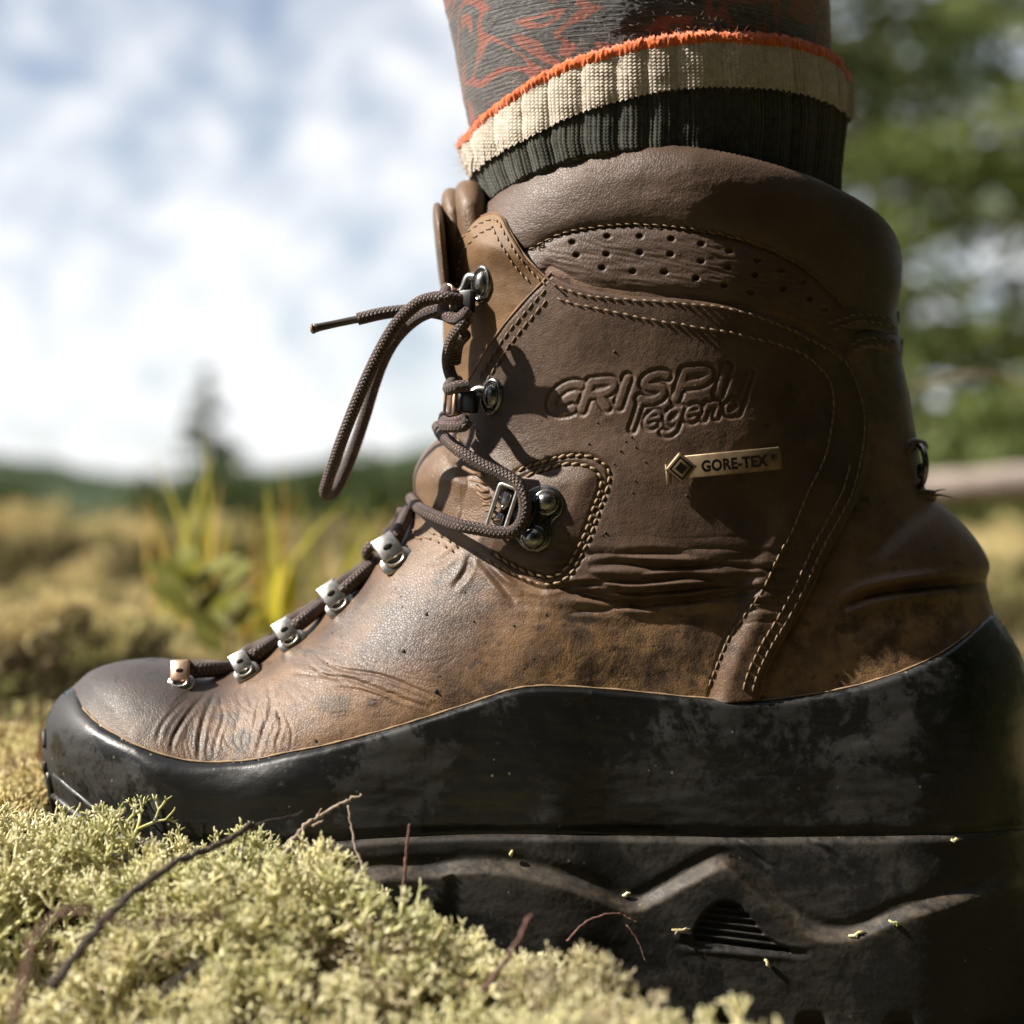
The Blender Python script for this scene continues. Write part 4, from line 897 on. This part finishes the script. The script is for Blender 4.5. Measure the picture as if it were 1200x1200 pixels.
me = bpy.data.meshes.new('ground'); me.from_pydata(np.stack([AX.ravel(),AY.ravel(),AZ.ravel()],1).tolist(), [], np.stack([a,a+1,a+nn+1,a+nn],1).tolist())
me.polygons.foreach_set('use_smooth', np.ones(len(me.polygons), bool)); me.update()
tag(link('ground', me, M['ground']), kind='structure')

# ------------------------------------------------------------------ reindeer lichen
def lichen_mat(name, a, b, c_):
    m, h = newmat(name); co = h.n('ShaderNodeTexCoord').outputs['Object']; rnd = h.n('ShaderNodeObjectInfo').outputs['Random']
    z = h.n('ShaderNodeSeparateXYZ', {0: co}).outputs[2]
    n = h.noise(co, 300, 3, 0.6)
    col = h.mix(rnd, a, b); col = h.mix(h.ramp(rnd, [(0.0,1.0),(0.12,0.7),(0.2,0.0)]), col, (0.36,0.27,0.15)); col = h.mix(h.ramp(h.math('FRACT', h.math('MULTIPLY', rnd, 7.0)), [(0.70,0.0),(0.9,0.75)]), col, (0.44,0.45,0.16)); col = h.mix(h.ramp(n, [(0.4,0.0),(0.7,0.8)]), col, c_)
    d = h.n('ShaderNodeBsdfPrincipled', {'Base Color': col, 'Roughness': 0.85, 'Specular IOR Level': 0.2})
    t = h.n('ShaderNodeBsdfTranslucent', {0: col})
    mx = h.n('ShaderNodeMixShader', {0: 0.28, 1: d.outputs[0], 2: t.outputs[0]}); h.n('ShaderNodeOutputMaterial', {0: mx.outputs[0]}); return m
M['lichen'] = lichen_mat('pale_lichen', (0.64,0.58,0.26), (0.80,0.75,0.46), (0.90,0.86,0.67))
def lichen_proto(seed, stems=4, h=0.029, lev=6):
    rnd = random.Random(seed); m_ = MB()
    def br(p, d, L, r, lv):
        q = p+d*L*0.5+Vector((rnd.gauss(0,.08),rnd.gauss(0,.08),rnd.gauss(0,.08)))*L; e = q+(d+Vector((rnd.gauss(0,.2),rnd.gauss(0,.2),rnd.gauss(0,.2)))).normalized()*L*0.5
        r2 = r*(0.93 if lv else 0.55); m_.tube([p,q,e], [r,(r+r2)/2,r2], 4 if lv < 3 else 5, lv == 0)
        if lv == 0: return
        k = 3 if rnd.random() < (.45 if lv < 3 else .25) else 2
        up = Vector((0,0,1)); a0 = rnd.uniform(0,6.28)
        t = d.cross(Vector((1,0,0)) if abs(d.x) < .8 else Vector((0,1,0))).normalized(); b = d.cross(t)
        for i in range(k):
            an = a0+6.283*i/k+rnd.gauss(0,.3); sp = rnd.uniform(.45,.85)
            nd = (d+(t*math.cos(an)+b*math.sin(an))*sp+up*.12).normalized()
            br(e, nd, L*rnd.uniform(.64,.86), r2*rnd.uniform(.84,.98), lv-1 if rnd.random() > .12 else max(lv-2,0))
    for _ in range(stems):
        an = rnd.uniform(0,6.283); sp = rnd.uniform(0,.007)
        br(Vector((math.cos(an)*sp, math.sin(an)*sp, -.003)), Vector((rnd.gauss(0,.3),rnd.gauss(0,.3),1)).normalized(), h*.29, .00080, lev)
    me_ = bpy.data.meshes.new('lichen_tuft'); me_.from_pydata(m_.v, [], m_.f); me_.polygons.foreach_set('use_smooth', np.ones(len(me_.polygons),bool)); me_.update()
    return me_
protoC = bpy.data.collections.new('tuft_shapes')
def protos(col, metas, mat):
    for k, me_ in enumerate(metas):
        me_.materials.append(mat); o = bpy.data.objects.new('tuft_%02d' % k, me_); col.objects.link(o)
protos(protoC, [lichen_proto(s, 4 if s % 2 else 3) for s in range(8)], M['lichen'])
def scatter(name, pts, rot, scl, idx, col, label, cat):
    me_ = bpy.data.meshes.new(name); me_.from_pydata([tuple(p) for p in pts], [], [])
    me_.attributes.new('rot','FLOAT_VECTOR','POINT').data.foreach_set('vector', np.asarray(rot,np.float32).ravel())
    me_.attributes.new('scl','FLOAT','POINT').data.foreach_set('value', np.asarray(scl,np.float32))
    me_.attributes.new('idx','INT','POINT').data.foreach_set('value', np.asarray(idx,np.int32))
    o = link(name, me_, None)
    t = bpy.data.node_groups.new(name+'_nodes','GeometryNodeTree')
    t.interface.new_socket('Geometry', in_out='INPUT', socket_type='NodeSocketGeometry'); t.interface.new_socket('Geometry', in_out='OUTPUT', socket_type='NodeSocketGeometry')
    gi = t.nodes.new('NodeGroupInput'); go = t.nodes.new('NodeGroupOutput'); ip = t.nodes.new('GeometryNodeInstanceOnPoints'); ci = t.nodes.new('GeometryNodeCollectionInfo')
    ci.inputs[0].default_value = col; ci.inputs['Separate Children'].default_value = True; ci.inputs['Reset Children'].default_value = True
    ip.inputs['Pick Instance'].default_value = True
    def na(nm, ty): n_ = t.nodes.new('GeometryNodeInputNamedAttribute'); n_.data_type = ty; n_.inputs[0].default_value = nm; return n_.outputs[0]
    t.links.new(gi.outputs[0], ip.inputs['Points']); t.links.new(ci.outputs[0], ip.inputs['Instance']); t.links.new(na('idx','INT'), ip.inputs['Instance Index'])
    t.links.new(na('rot','FLOAT_VECTOR'), ip.inputs['Rotation']); t.links.new(na('scl','FLOAT'), ip.inputs['Scale']); t.links.new(ip.outputs[0], go.inputs[0])
    o.modifiers.new('scatter','NODES').node_group = t
    return tag(o, label, cat, kind='stuff')
def jitter_grid(x0,x1,y0,y1,sp):
    X,Y = np.meshgrid(np.arange(x0,x1,sp), np.arange(y0,y1,sp)); X = X+RNG.uniform(-.5,.5,X.shape)*sp; Y = Y+RNG.uniform(-.5,.5,Y.shape)*sp; return X.ravel(), Y.ravel()
def rots(n, tilt): return np.stack([RNG.normal(0,tilt,n), RNG.normal(0,tilt,n), RNG.uniform(0,6.283,n)],1)
X,Y = jitter_grid(-.30,.11,-.28,-.02,.0100)
k = (Y < plateau_edge(X)-0.004) & (RNG.random(len(X)) < .96)
X,Y = X[k],Y[k]; n = len(X); Z = ground_z(X,Y)
scatter('foreground_lichen', np.stack([X,Y,Z],1), rots(n,.32), RNG.uniform(.60,1.05,n)*np.where(RNG.random(n)<.15,1.3,1.0), RNG.integers(0,8,n), protoC, 'pale yellow green reindeer lichen cushion in front of the boot', 'lichen')
X1,Y1 = jitter_grid(-.55,.1,.075,.62,.013); X2,Y2 = jitter_grid(-1.1,.9,.62,1.5,.022); X3,Y3 = jitter_grid(-2.0,1.6,1.5,3.6,.055); X4,Y4 = jitter_grid(.1,.7,.15,.62,.016)
X5,Y5 = jitter_grid(-.45,-.150,-.045,.075,.011)
X = np.concatenate([X5,X1,X2,X3,X4]); Y = np.concatenate([Y5,Y1,Y2,Y3,Y4]); s_ = np.concatenate([np.full(len(X5),.85),np.full(len(X1),.95),np.full(len(X2),1.25),np.full(len(X3),1.9),np.full(len(X4),1.0)])
gz = ground_z(X,Y); slope = (ground_z(X,Y+.02)-gz)/.02
clear = ~((X > -.152) & (X < .18) & (Y < .095))
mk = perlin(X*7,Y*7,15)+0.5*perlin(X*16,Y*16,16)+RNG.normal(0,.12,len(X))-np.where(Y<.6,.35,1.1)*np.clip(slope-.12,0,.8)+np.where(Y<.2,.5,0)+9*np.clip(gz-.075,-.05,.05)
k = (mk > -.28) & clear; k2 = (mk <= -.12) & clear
n = k.sum(); M['lichen_far'] = lichen_mat('straw_lichen', (0.60,0.48,0.19), (0.74,0.62,0.32), (0.84,0.74,0.48))
farC = bpy.data.collections.new('far_tuft_shapes'); protos(farC, [lichen_proto(s, 3, 0.030, 4) for s in range(8,12)], M['lichen_far'])
n = k.sum(); scatter('background_lichen', np.stack([X,Y,gz-.004],1)[k], rots(n,.3), s_[k]*RNG.uniform(.7,1.25,n), RNG.integers(0,4,n), farC, 'blurred straw coloured lichen hummocks behind the boot', 'lichen')
M['heath'] = lichen_mat('dark_shading', (0.040,0.036,0.016), (0.085,0.075,0.025), (0.11,0.085,0.035))  # dark tufts imitate shade in the dips and on camera-facing slopes
shadingC = bpy.data.collections.new('shading_shapes'); protos(shadingC, [lichen_proto(s, 4, 0.034, 4) for s in range(20,24)], M['heath'])
n = k2.sum(); scatter('shading_tufts', np.stack([X,Y,gz-.006],1)[k2], rots(n,.3), s_[k2]*RNG.uniform(.8,1.2,n), RNG.integers(0,4,n), shadingC, 'dark olive heath tufts that paint shade into the dips between the lichen hummocks', 'shade_tuft')

# ------------------------------------------------------------------ twigs and loose bits
M['twig'] = simple('dark_twig_bark', (0.055,0.038,0.030), 0.8, 0, 0.6, 500, 0.8)
M['twig_pale'] = simple('pale_dead_twig', (0.33,0.25,0.19), 0.8, 0, 0.55, 700, 0.8)
M['twig_red'] = simple('reddish_stem', (0.14,0.065,0.045), 0.7, 0, 0.5, 600, 0.6)
def twig(name, label, runs, mat, cat='twig'):
    p0 = U(*runs[0][0][0]); t_ = tag(empty(name, p0), label, cat)
    for i, (pts, r0, r1) in enumerate(runs):
        c_ = catmull([tuple(U(*p)) for p in pts], 6); n_ = len(c_); m_ = MB()
        c_ = c_+RNG.normal(0, 0.00022 if r0 > .7 else 0.00009, c_.shape)
        m_.tube(c_, [(r0+(r1-r0)*k/(n_-1))*mm*(1+0.22*math.sin(k*2.3)) for k in range(n_)], 7); m_.build('stem' if i == 0 else 'side_shoot', mat, t_)
    return t_
twig('dead_twig', 'dark bent twig lying across the lichen, rising to the right', [([(60,1158,-.145),(90,1118,-.138),(118,1085,-.130),(150,1052,-.120),(190,1021,-.108),(230,1000,-.098),(268,984,-.088),(292,966,-.078)],1.35,.75),([(268,984,-.088),(290,972,-.080),(315,962,-.075),(340,957,-.070),(357,950,-.066)],.45,.2),([(290,968,-.078),(286,990,-.084),(284,1012,-.09)],.4,.2)], M['twig'])
twig('dead_twig', 'blurred brown twig arching close to the camera, bottom left', [([(14,1198,-.185),(28,1150,-.180),(36,1112,-.178),(46,1092,-.176),(66,1074,-.175),(90,1067,-.175),(130,1080,-.174),(170,1084,-.172),(215,1078,-.170),(268,1072,-.165)],.95,.5),([(48,1092,-.176),(58,1108,-.174),(62,1128,-.172)],.8,.5)], M['twig_red'])
twig('dead_twig', 'pale forked dead twig sticking up against the black rubber rand', [([(322,1022,-.076),(334,1000,-.071),(345,982,-.068),(360,966,-.066),(380,953,-.064),(402,941,-.063),(425,932,-.062)],.8,.5),([(362,968,-.066),(372,956,-.064),(377,947,-.064)],.5,.2),([(366,968,-.067),(379,962,-.067)],.45,.3)], M['twig_pale'])
twig('dead_stalk', 'thin pale upright stalk before the sole, left of the reddish one', [([(434,1060,-.080),(428,1030,-.075),(423,1010,-.072),(416,990,-.070),(411,966,-.068),(408,944,-.067)],.5,.32)], M['twig_pale'], 'stalk')
twig('dead_stalk', 'short reddish stalk standing upright at the lichen edge by the sole', [([(466,1095,-.092),(470,1060,-.084),(472,1042,-.080),(475,1015,-.079),(477,990,-.078),(480,965,-.077)],.55,.35)], M['twig_red'], 'stalk')
twig('dead_twig', 'slanting brown twig half sunk in blurred lichen below the sole', [([(566,1160,-.122),(590,1128,-.120),(606,1104,-.118),(622,1072,-.115)],.75,.45)], M['twig_red'])
twig('dry_stem', 'thin bowed reddish stem against the sole beside the lichen', [([(664,1104,-.066),(680,1086,-.064),(696,1076,-.063),(722,1070,-.062),(736,1076,-.062),(748,1082,-.062)],.38,.22),([(734,1084,-.063),(748,1104,-.064),(757,1128,-.066)],.22,.12)], M['twig_red'], 'stem')
twig('dead_twig', 'small dark curved twig among the lichen in the bottom left corner', [([(190,1170,-.150),(205,1150,-.148),(222,1138,-.146),(240,1120,-.144)],.8,.5)], M['twig'])
def crumb(px, py, ln, ang, label, dep=None):
    d_ = (W1(px,py)+float(samp(Rs,np.array([float(px)]),np.array([float(py)]))[0])+0.7*mm); m_ = MB(); s_ = (DIST-d_)/FPX
    P0 = U(px,py,-d_); a_ = Vector((math.cos(ang),0,math.sin(ang))); b_ = Vector((-math.sin(ang),0,math.cos(ang)))
    L = ln*s_/2; r = 3.0*s_
    rc = random.Random(px*7+py); r *= .75
    m_.tube([P0-a_*L, P0-a_*L*.3+b_*r*rc.uniform(-1,1), P0+a_*L*.3+b_*r*rc.uniform(-1,1), P0+a_*L], [r*.5,r*rc.uniform(.7,1.1),r*rc.uniform(.6,1),r*.4], 7)
    for _ in range(rc.randint(1,4)):
        q = P0+a_*L*rc.uniform(-.9,.9); an = rc.uniform(0,6.28); m_.tube([q, q+(a_*math.cos(an)+b_*math.sin(an)+Vector((0,-.5,0)))*L*rc.uniform(.25,.6)], [r*.6,r*.25], 6)
    o = m_.build('lichen_crumb', M['lichen']); tag(o, label, 'lichen crumb', 'lichen crumbs on the sole'); return o
crumb(798,1089,22,.05,'bone shaped pale lichen crumb beside the grooved arch of the sole')
crumb(734,1048,10,.3,'tiny lichen crumb in the dip of the wavy sole ridge')
crumb(1004,1094,20,.25,'lichen crumb on the heel ridge, left of a thinner one')
crumb(1048,1081,14,-.4,'thin lichen crumb on the heel ridge, right of the larger one')
crumb(1119,984,9,.0,'round lichen crumb on the seam above the heel')
crumb(600,1000,8,1.4,'tiny lichen crumb on the midsole above the wavy ridge')
crumb(899,1129,11,-1.0,'small lichen crumb below the grooved arch')

# ------------------------------------------------------------------ plants behind
def leafmat(name, a, b, tr=0.35):
    m, h = newmat(name); co = h.n('ShaderNodeTexCoord').outputs['Object']; gi = h.n('ShaderNodeNewGeometry')
    rn = gi.outputs['Random Per Island']
    c = h.mix(h.math('ADD', h.math('MULTIPLY', rn, 0.7), h.math('MULTIPLY', h.noise(co, 2.2, 3, 0.6), 0.3)), a, b)
    d = h.n('ShaderNodeBsdfPrincipled', {'Base Color': c, 'Roughness': 0.6, 'Specular IOR Level': 0.25}); t = h.n('ShaderNodeBsdfTranslucent', {0: c})
    h.n('ShaderNodeOutputMaterial', {0: h.n('ShaderNodeMixShader', {0: tr, 1: d.outputs[0], 2: t.outputs[0]}).outputs[0]}); return m
M['needle'] = leafmat('conifer_needles', (0.045,0.072,0.017), (0.165,0.19,0.045))
M['needle_dark'] = leafmat('dark_conifer_needles', (0.030,0.050,0.016), (0.095,0.120,0.032))
M['grass'] = leafmat('grass_blade', (0.44,0.43,0.07), (0.62,0.54,0.10), 0.5)
M['grass_dry'] = leafmat('dry_grass_blade', (0.50,0.33,0.07), (0.62,0.42,0.11), 0.45)
M['rust'] = leafmat('rust_brown_leaf', (0.10,0.045,0.014), (0.15,0.07,0.022), 0.3)
M['leaf'] = leafmat('small_green_leaf', (0.10,0.12,0.02), (0.20,0.19,0.035), 0.4)
M['yleaf'] = leafmat('yellow_leaf', (0.50,0.42,0.02), (0.58,0.50,0.03), 0.5)
M['bark'] = simple('conifer_bark', (0.075,0.055,0.042), 0.9, 0, 0.5, 30, 0.8)
M['log'] = simple('weathered_log', (0.36,0.29,0.25), 0.85, 0, 0.45, 25, 0.8)
def conifer(name, label, x, y, h, rad, limbs, leaves, size, mat, seed, zb=0.0, low=0.08, group=None, pw=0.85):
    rnd = random.Random(seed); z0 = float(ground_z(x,y)) if y > 0 else 0.0
    t_ = tag(empty(name, (x,y,z0)), label, 'tree', group); m_ = MB()
    m_.tube([(x+rnd.gauss(0,.01)*h, y, z0-0.05+h*k/8) for k in range(9)], [max(.03*h*.6*(1-k/8.3), .004) for k in range(9)], 9); lb = []
    for k in range(limbs):
        f = low+(1-low)*(k+rnd.random())/limbs; an = rnd.uniform(0,6.283); L = rad*(1-f)**pw*rnd.uniform(.7,1.12)+0.04*rad
        p = Vector((x,y,z0+h*f)); d_ = Vector((math.cos(an),math.sin(an),rnd.uniform(-.10,.30)))
        P_ = [p, p+d_*L*.35, p+d_*L*.7-Vector((0,0,.05*L)), p+d_*L-Vector((0,0,.06*L))]; m_.tube(P_, [.010*h*(1-f)+.004,.006*h*(1-f)+.003,.003,.002], 5, False); lb.append((P_,L))
    m_.build('trunk', M['bark'], t_)
    tot = sum(b[1] for b in lb); V = []; Fc = []
    for P_, L in lb:
        for _ in range(int(leaves*L/tot)):
            u = rnd.random()**.7*3; i = min(int(u),2); q = P_[i].lerp(P_[i+1], u-i)
            sp = .20*L*(1-.5*u/3)+.02*rad; q = q+Vector((rnd.gauss(0,sp),rnd.gauss(0,sp),rnd.gauss(0,sp*.35)))
            a_ = Vector((rnd.gauss(0,1),rnd.gauss(0,1),rnd.gauss(0,.6))).normalized(); b_ = a_.cross(Vector((rnd.gauss(0,1),rnd.gauss(0,1),rnd.gauss(0,1)))).normalized()
            s_ = size*rnd.uniform(.6,1.4); k0 = len(V)
            V += [q-a_*s_, q-b_*s_*.22, q+a_*s_, q+b_*s_*.22]; Fc.append((k0,k0+1,k0+2,k0+3))
    c_ = MB(); c_.v = [tuple(v) for v in V]; c_.f = Fc; c_.build('crown', mat, t_, False); return t_
GT = 'conifers behind the boot'
conifer('conifer_tree', 'tall sunlit conifer rising right behind the heel of the boot', 1.18, 6.0, 4.3, 1.05, 44, 4600, .075, M['needle'], 3, group=GT, low=.02, pw=.6)
conifer('conifer_tree', 'conifer at the right edge with drooping branches against the sky', 2.05, 5.2, 4.6, 1.00, 44, 4600, .075, M['needle'], 4, group=GT, low=.02, pw=.6)
conifer('conifer_tree', 'darker conifer standing farther back between the two sunlit ones', 2.15, 8.6, 6.2, 1.5, 46, 3600, .11, M['needle_dark'], 5, group=GT, low=.03, pw=.6)
conifer('conifer_tree', 'dark conifer hidden mostly by the boot shaft, far back', 1.2, 10.5, 5.6, 1.2, 50, 4200, .12, M['needle_dark'], 6, group=GT, low=.03, pw=.6)
conifer('conifer_tree', 'added light-blocking conifer just outside the frame, right of the photographer', 1.9, -0.6, 4.4, 1.15, 70, 13000, .15, M['needle_dark'], 21, group=GT, low=.02, pw=.5)  # this and the other out-of-frame conifers are added to block sky light
conifer('conifer_tree', 'added light-blocking conifer outside the frame, behind the right shoulder of the photographer', 1.1, -2.1, 4.4, 1.25, 70, 13000, .15, M['needle_dark'], 22, group=GT, low=.02, pw=.5)
conifer('conifer_tree', 'added light-blocking conifer outside the frame, straight behind the photographer', -.5, -2.6, 4.4, 1.25, 70, 13000, .15, M['needle_dark'], 23, group=GT, low=.02, pw=.5)
conifer('conifer_tree', 'added light-blocking conifer outside the frame, behind the left shoulder of the photographer', -1.7, -2.5, 4.2, 1.2, 70, 13000, .15, M['needle_dark'], 25, group=GT, low=.02, pw=.5)
conifer('conifer_tree', 'added light-blocking conifer outside the frame, right of the boot', 2.3, 1.6, 4.4, 1.1, 70, 13000, .15, M['needle_dark'], 24, group=GT, low=.02, pw=.5)
conifer('young_spruce', 'small blurred spruce standing alone against the sky on the left', -1.74, 8.6, 0.98, 0.34, 55, 2300, .034, M['needle_dark'], 8, low=.02, pw=1.0)
def shrub(label, x, y, rx, rz, n_, mat, seed, size=.05):
    rnd = random.Random(seed); z0 = float(ground_z(x,y)); t_ = tag(empty('juniper_shrub', (x,y,z0)), label, 'shrub', 'shrubs at middle distance'); m_ = MB(); V = []; Fc = []
    for k in range(9):
        an = rnd.uniform(0,6.283); e = Vector((x+math.cos(an)*rx*.7, y+math.sin(an)*rx*.5, z0+rz*rnd.uniform(.5,.9))); m_.tube([(x,y,z0-.02), tuple(Vector((x,y,z0)).lerp(e,.5)+Vector((0,0,.03))), tuple(e)], [.012,.008,.003], 5)
    m_.build('stems', M['bark'], t_)
    for _ in range(n_):
        d_ = Vector((rnd.gauss(0,1),rnd.gauss(0,1),abs(rnd.gauss(0,1)))).normalized()*rnd.random()**.4; lump = 1+.25*math.sin(7*d_.x+seed)*math.cos(6*d_.z+2*d_.y)
        q = Vector((x+d_.x*rx*lump, y+d_.y*rx*.8, z0+d_.z*rz*lump)); a_ = Vector((rnd.gauss(0,1),rnd.gauss(0,1),rnd.gauss(0,1)+.6)).normalized(); b_ = a_.cross(Vector((rnd.gauss(0,1),rnd.gauss(0,1),rnd.gauss(0,1)))).normalized()
        s_ = size*rnd.uniform(.6,1.3); k0 = len(V); V += [tuple(q-a_*s_), tuple(q-b_*s_*.3), tuple(q+a_*s_), tuple(q+b_*s_*.3)]; Fc.append((k0,k0+1,k0+2,k0+3))
    c_ = MB(); c_.v = V; c_.f = Fc; c_.build('foliage', mat, t_, False)
shrub('dark shrub behind the grass at the foot of the small spruce', -1.45, 7.2, .62, .34, 2600, M['needle_dark'], 1)
shrub('dark green shrub just left of the tongue of the boot', -.62, 6.2, .5, .36, 2400, M['needle_dark'], 2)
shrub('dark shrub at the left edge below the hill', -3.0, 8.0, .75, .34, 2600, M['needle_dark'], 3)
shrub('olive shrub below the fallen log on the right', .98, 2.9, .40, .26, 2200, M['needle'], 4, .03)
shrub('yellow green shrub between the log and the conifers', 1.35, 3.9, .55, .50, 2600, M['needle'], 5, .04)
def blade(m_, p, d, L, w_, bend, rnd):
    side = Vector((1,rnd.uniform(-.8,.8),0)).normalized(); V = []; q = Vector(p); n_ = 7
    for k in range(n_):
        f = k/(n_-1); ww = w_*(1-f**1.8)*.5+.0002
        V += [q-side*ww, q+Vector((0,-ww*.35,0)), q+side*ww]; q = q+d*L/n_; d = (d+bend/n_).normalized()
    m_.add(V, [(3*k+i,3*k+i+1,3*k+i+4,3*k+i+3) for k in range(n_-1) for i in (0,1)])
def tussock(name, label, x, y, n_, hgt, spread, mats, seed, wd=.0042):
    rnd = random.Random(seed); z0 = float(ground_z(x,y)); t_ = tag(empty(name, (x,y,z0)), label, 'grass')
    for k in range(n_):
        m_ = MB(); px_, py_ = x+rnd.gauss(0,spread), y+rnd.gauss(0,spread*.6); d_ = Vector((rnd.gauss(0,.18),rnd.gauss(0,.1),1)).normalized()
        blade(m_, (px_,py_,float(ground_z(px_,py_))-.01), d_, hgt*rnd.uniform(.55,1.1), wd*rnd.uniform(.7,1.3), Vector((rnd.gauss(0,.5),rnd.gauss(0,.2),-.1)), rnd); m_.build('blade', mats[k%len(mats)], t_)
tussock('grass_tussock', 'yellow green grass tussock blurred behind the laces', -.140, .36, 30, .14, .028, [M['grass'],M['grass'],M['grass_dry']], 11, .0056)
tussock('grass_tussock', 'golden dry grass tussock farther back by the lace loop', -.125, .60, 24, .15, .035, [M['grass_dry'],M['grass']], 12, .0064)
tussock('grass_tussock', 'thin grass tussock left of the yellow green one', -.21, .52, 10, .12, .03, [M['grass'],M['grass_dry']], 13, .004)
tussock('grass_tussock', 'golden grass tussock at the right edge behind the heel', .52, .80, 16, .10, .06, [M['grass_dry'],M['grass']], 14)
def leaf(m_, p, d, L, w_, nrm):
    d = Vector(d).normalized(); nrm = Vector(nrm); sd = d.cross(nrm).normalized(); V = []; n_ = 6
    for k in range(n_+1):
        f = k/n_; ww = w_*.5*math.sin(math.pi*(f*.94+.03))**.8; c_ = Vector(p)+d*L*f+nrm*(-.12*L*f*f); V += [c_-sd*ww+nrm*ww*.25, c_, c_+sd*ww+nrm*ww*.25]
    m_.add(V, [(3*k+i,3*k+i+1,3*k+i+4,3*k+i+3) for k in range(n_) for i in (0,1)])
def seedling(name, label, px, py, Y, n_, L, w_, mat, seed, cat='plant'):
    rnd = random.Random(seed); top = U(px,py,Y); z0 = float(ground_z(top.x,Y)); t_ = tag(empty(name, (top.x,Y,z0)), label, cat); m_ = MB()
    m_.tube([(top.x,Y,z0-.01),(top.x+.004,Y,(z0+top.z)/2),tuple(top)], [.0012,.001,.0006], 6); m_.build('stem', M['twig_red'], t_)
    for k in range(n_):
        f = rnd.uniform(.35,1); p = Vector((top.x,Y,z0)).lerp(top,f); an = 2.4*k; m_ = MB(); leaf(m_, p, (math.cos(an),math.sin(an)*.6-.2,rnd.uniform(.3,.9)), L*rnd.uniform(.7,1.2), w_, (-.2,-.6,.75)); m_.build('leaf', mat, t_)
seedling('leafy_seedling', 'small green leafy plant blurred behind the eyelets', 225, 660, .33, 12, .030, .013, M['leaf'], 1)
seedling('leafy_seedling', 'green leafy plant just right of a similar one, lower down', 262, 690, .28, 9, .024, .011, M['leaf'], 2)
yl = U(322,735,.26); t_ = tag(empty('yellow_leaf', yl), 'bright yellow upright leaf behind the third eyelet', 'leaf'); m_ = MB(); leaf(m_, yl, (.02,0,1), .030, .0068, (-.5,-.8,.2)); m_.build('blade', M['yleaf'], t_)
m_ = MB(); leaf(m_, yl+Vector((.005,.002,.002)), (.16,0,1), .027, .0055, (.3,-.9,.2)); m_.build('blade', M['yleaf'], t_)
rb = U(46,985,.05); t_ = tag(empty('brown_blade', rb), 'rust brown dry blade standing in front of the toe', 'leaf'); m_ = MB(); leaf(m_, rb, (-.03,.0,1), .042, .0034, (-.2,-.9,.1)); m_.build('blade', M['rust'], t_)
# arching grass stem and fallen log on the right
m_ = MB(); c_ = catmull([(.40,.55,.05),(.385,.54,.14),(.350,.52,.215),(.300,.50,.236),(.265,.49,.232),(.245,.485,.226)],7); m_.tube(c_, [.0013*(1-.7*k/len(c_)) for k in range(len(c_))], 7)
gs_ = tag(empty('arching_grass', (.40,.55,.05)), 'single yellow grass stalk arching over behind the heel', 'grass'); m_.build('stem', M['grass_dry'], gs_)
lg = tag(empty('fallen_log', (.9,1.5,.10)), 'grey weathered fallen log lying behind the heel on the right', 'log'); m_ = MB()
c_ = catmull([(.40,1.52,.168),(.56,1.5,.180),(.80,1.49,.196),(1.1,1.46,.205),(1.5,1.45,.215),(2.0,1.4,.205)],8); n_ = len(c_); m_.tube(c_, [(.021+.008*k/n_)*(1+.05*math.sin(k*1.9)) for k in range(n_)], 14); m_.build('trunk', M['log'], lg)
m_ = MB(); m_.tube([(.86,1.5,.20),(.90,1.47,.25),(.93,1.45,.27)],[.009,.007,.004],8); m_.build('branch_stub', M['log'], lg)

# ------------------------------------------------------------------ hills on the horizon
hx = np.linspace(-420, 420, 260); rows = 26; V = []
def ridge(X): 
    px = 600+X/260*FPX
    return np.interp(px, [-2400,-900,-200,0,60,130,200,260,350,430,520,700,1200,2200,4000],[540,520,515,536,552,568,574,566,548,540,530,520,515,510,530])
for r_ in range(rows):
    f = r_/(rows-1); Yh = 150+f*220; hz = (CZ+(600-ridge(hx))*260/FPX)
    prof_ = math.sin(min(f/.5,1)*math.pi/2)**1.3*(1-.35*max(f-.5,0))
    z_ = hz*prof_+fbm(hx/34+r_*.7, hx*0+r_*.9, 4, 120)*0.55*prof_*2.0+np.abs(perlin(hx/3.1, hx*0+r_*1.7, 130))*1.6*prof_-.3
    V += [(a_,Yh,b_) for a_,b_ in zip(hx,z_)]
nn = len(hx); j, i = np.meshgrid(np.arange(rows-1), np.arange(nn-1), indexing='ij'); a = (j*nn+i).ravel()
me = bpy.data.meshes.new('hills'); me.from_pydata(V, [], np.stack([a,a+1,a+nn+1,a+nn],1).tolist()); me.update()
def hm():
    m, h = newmat('forested_hill'); co = h.n('ShaderNodeTexCoord').outputs['Object']; n_ = h.noise(co, .35, 5, .65)
    c = h.mix(h.ramp(n_, [(.35,0.0),(.7,1.0)]), (0.020,0.034,0.020), (0.050,0.064,0.030)); b = h.n('ShaderNodeBsdfPrincipled', {'Base Color': c, 'Roughness': 0.95, 'Specular IOR Level': 0.05}); finish(h, b); return m
tag(link('hills', me, hm()), kind='structure')
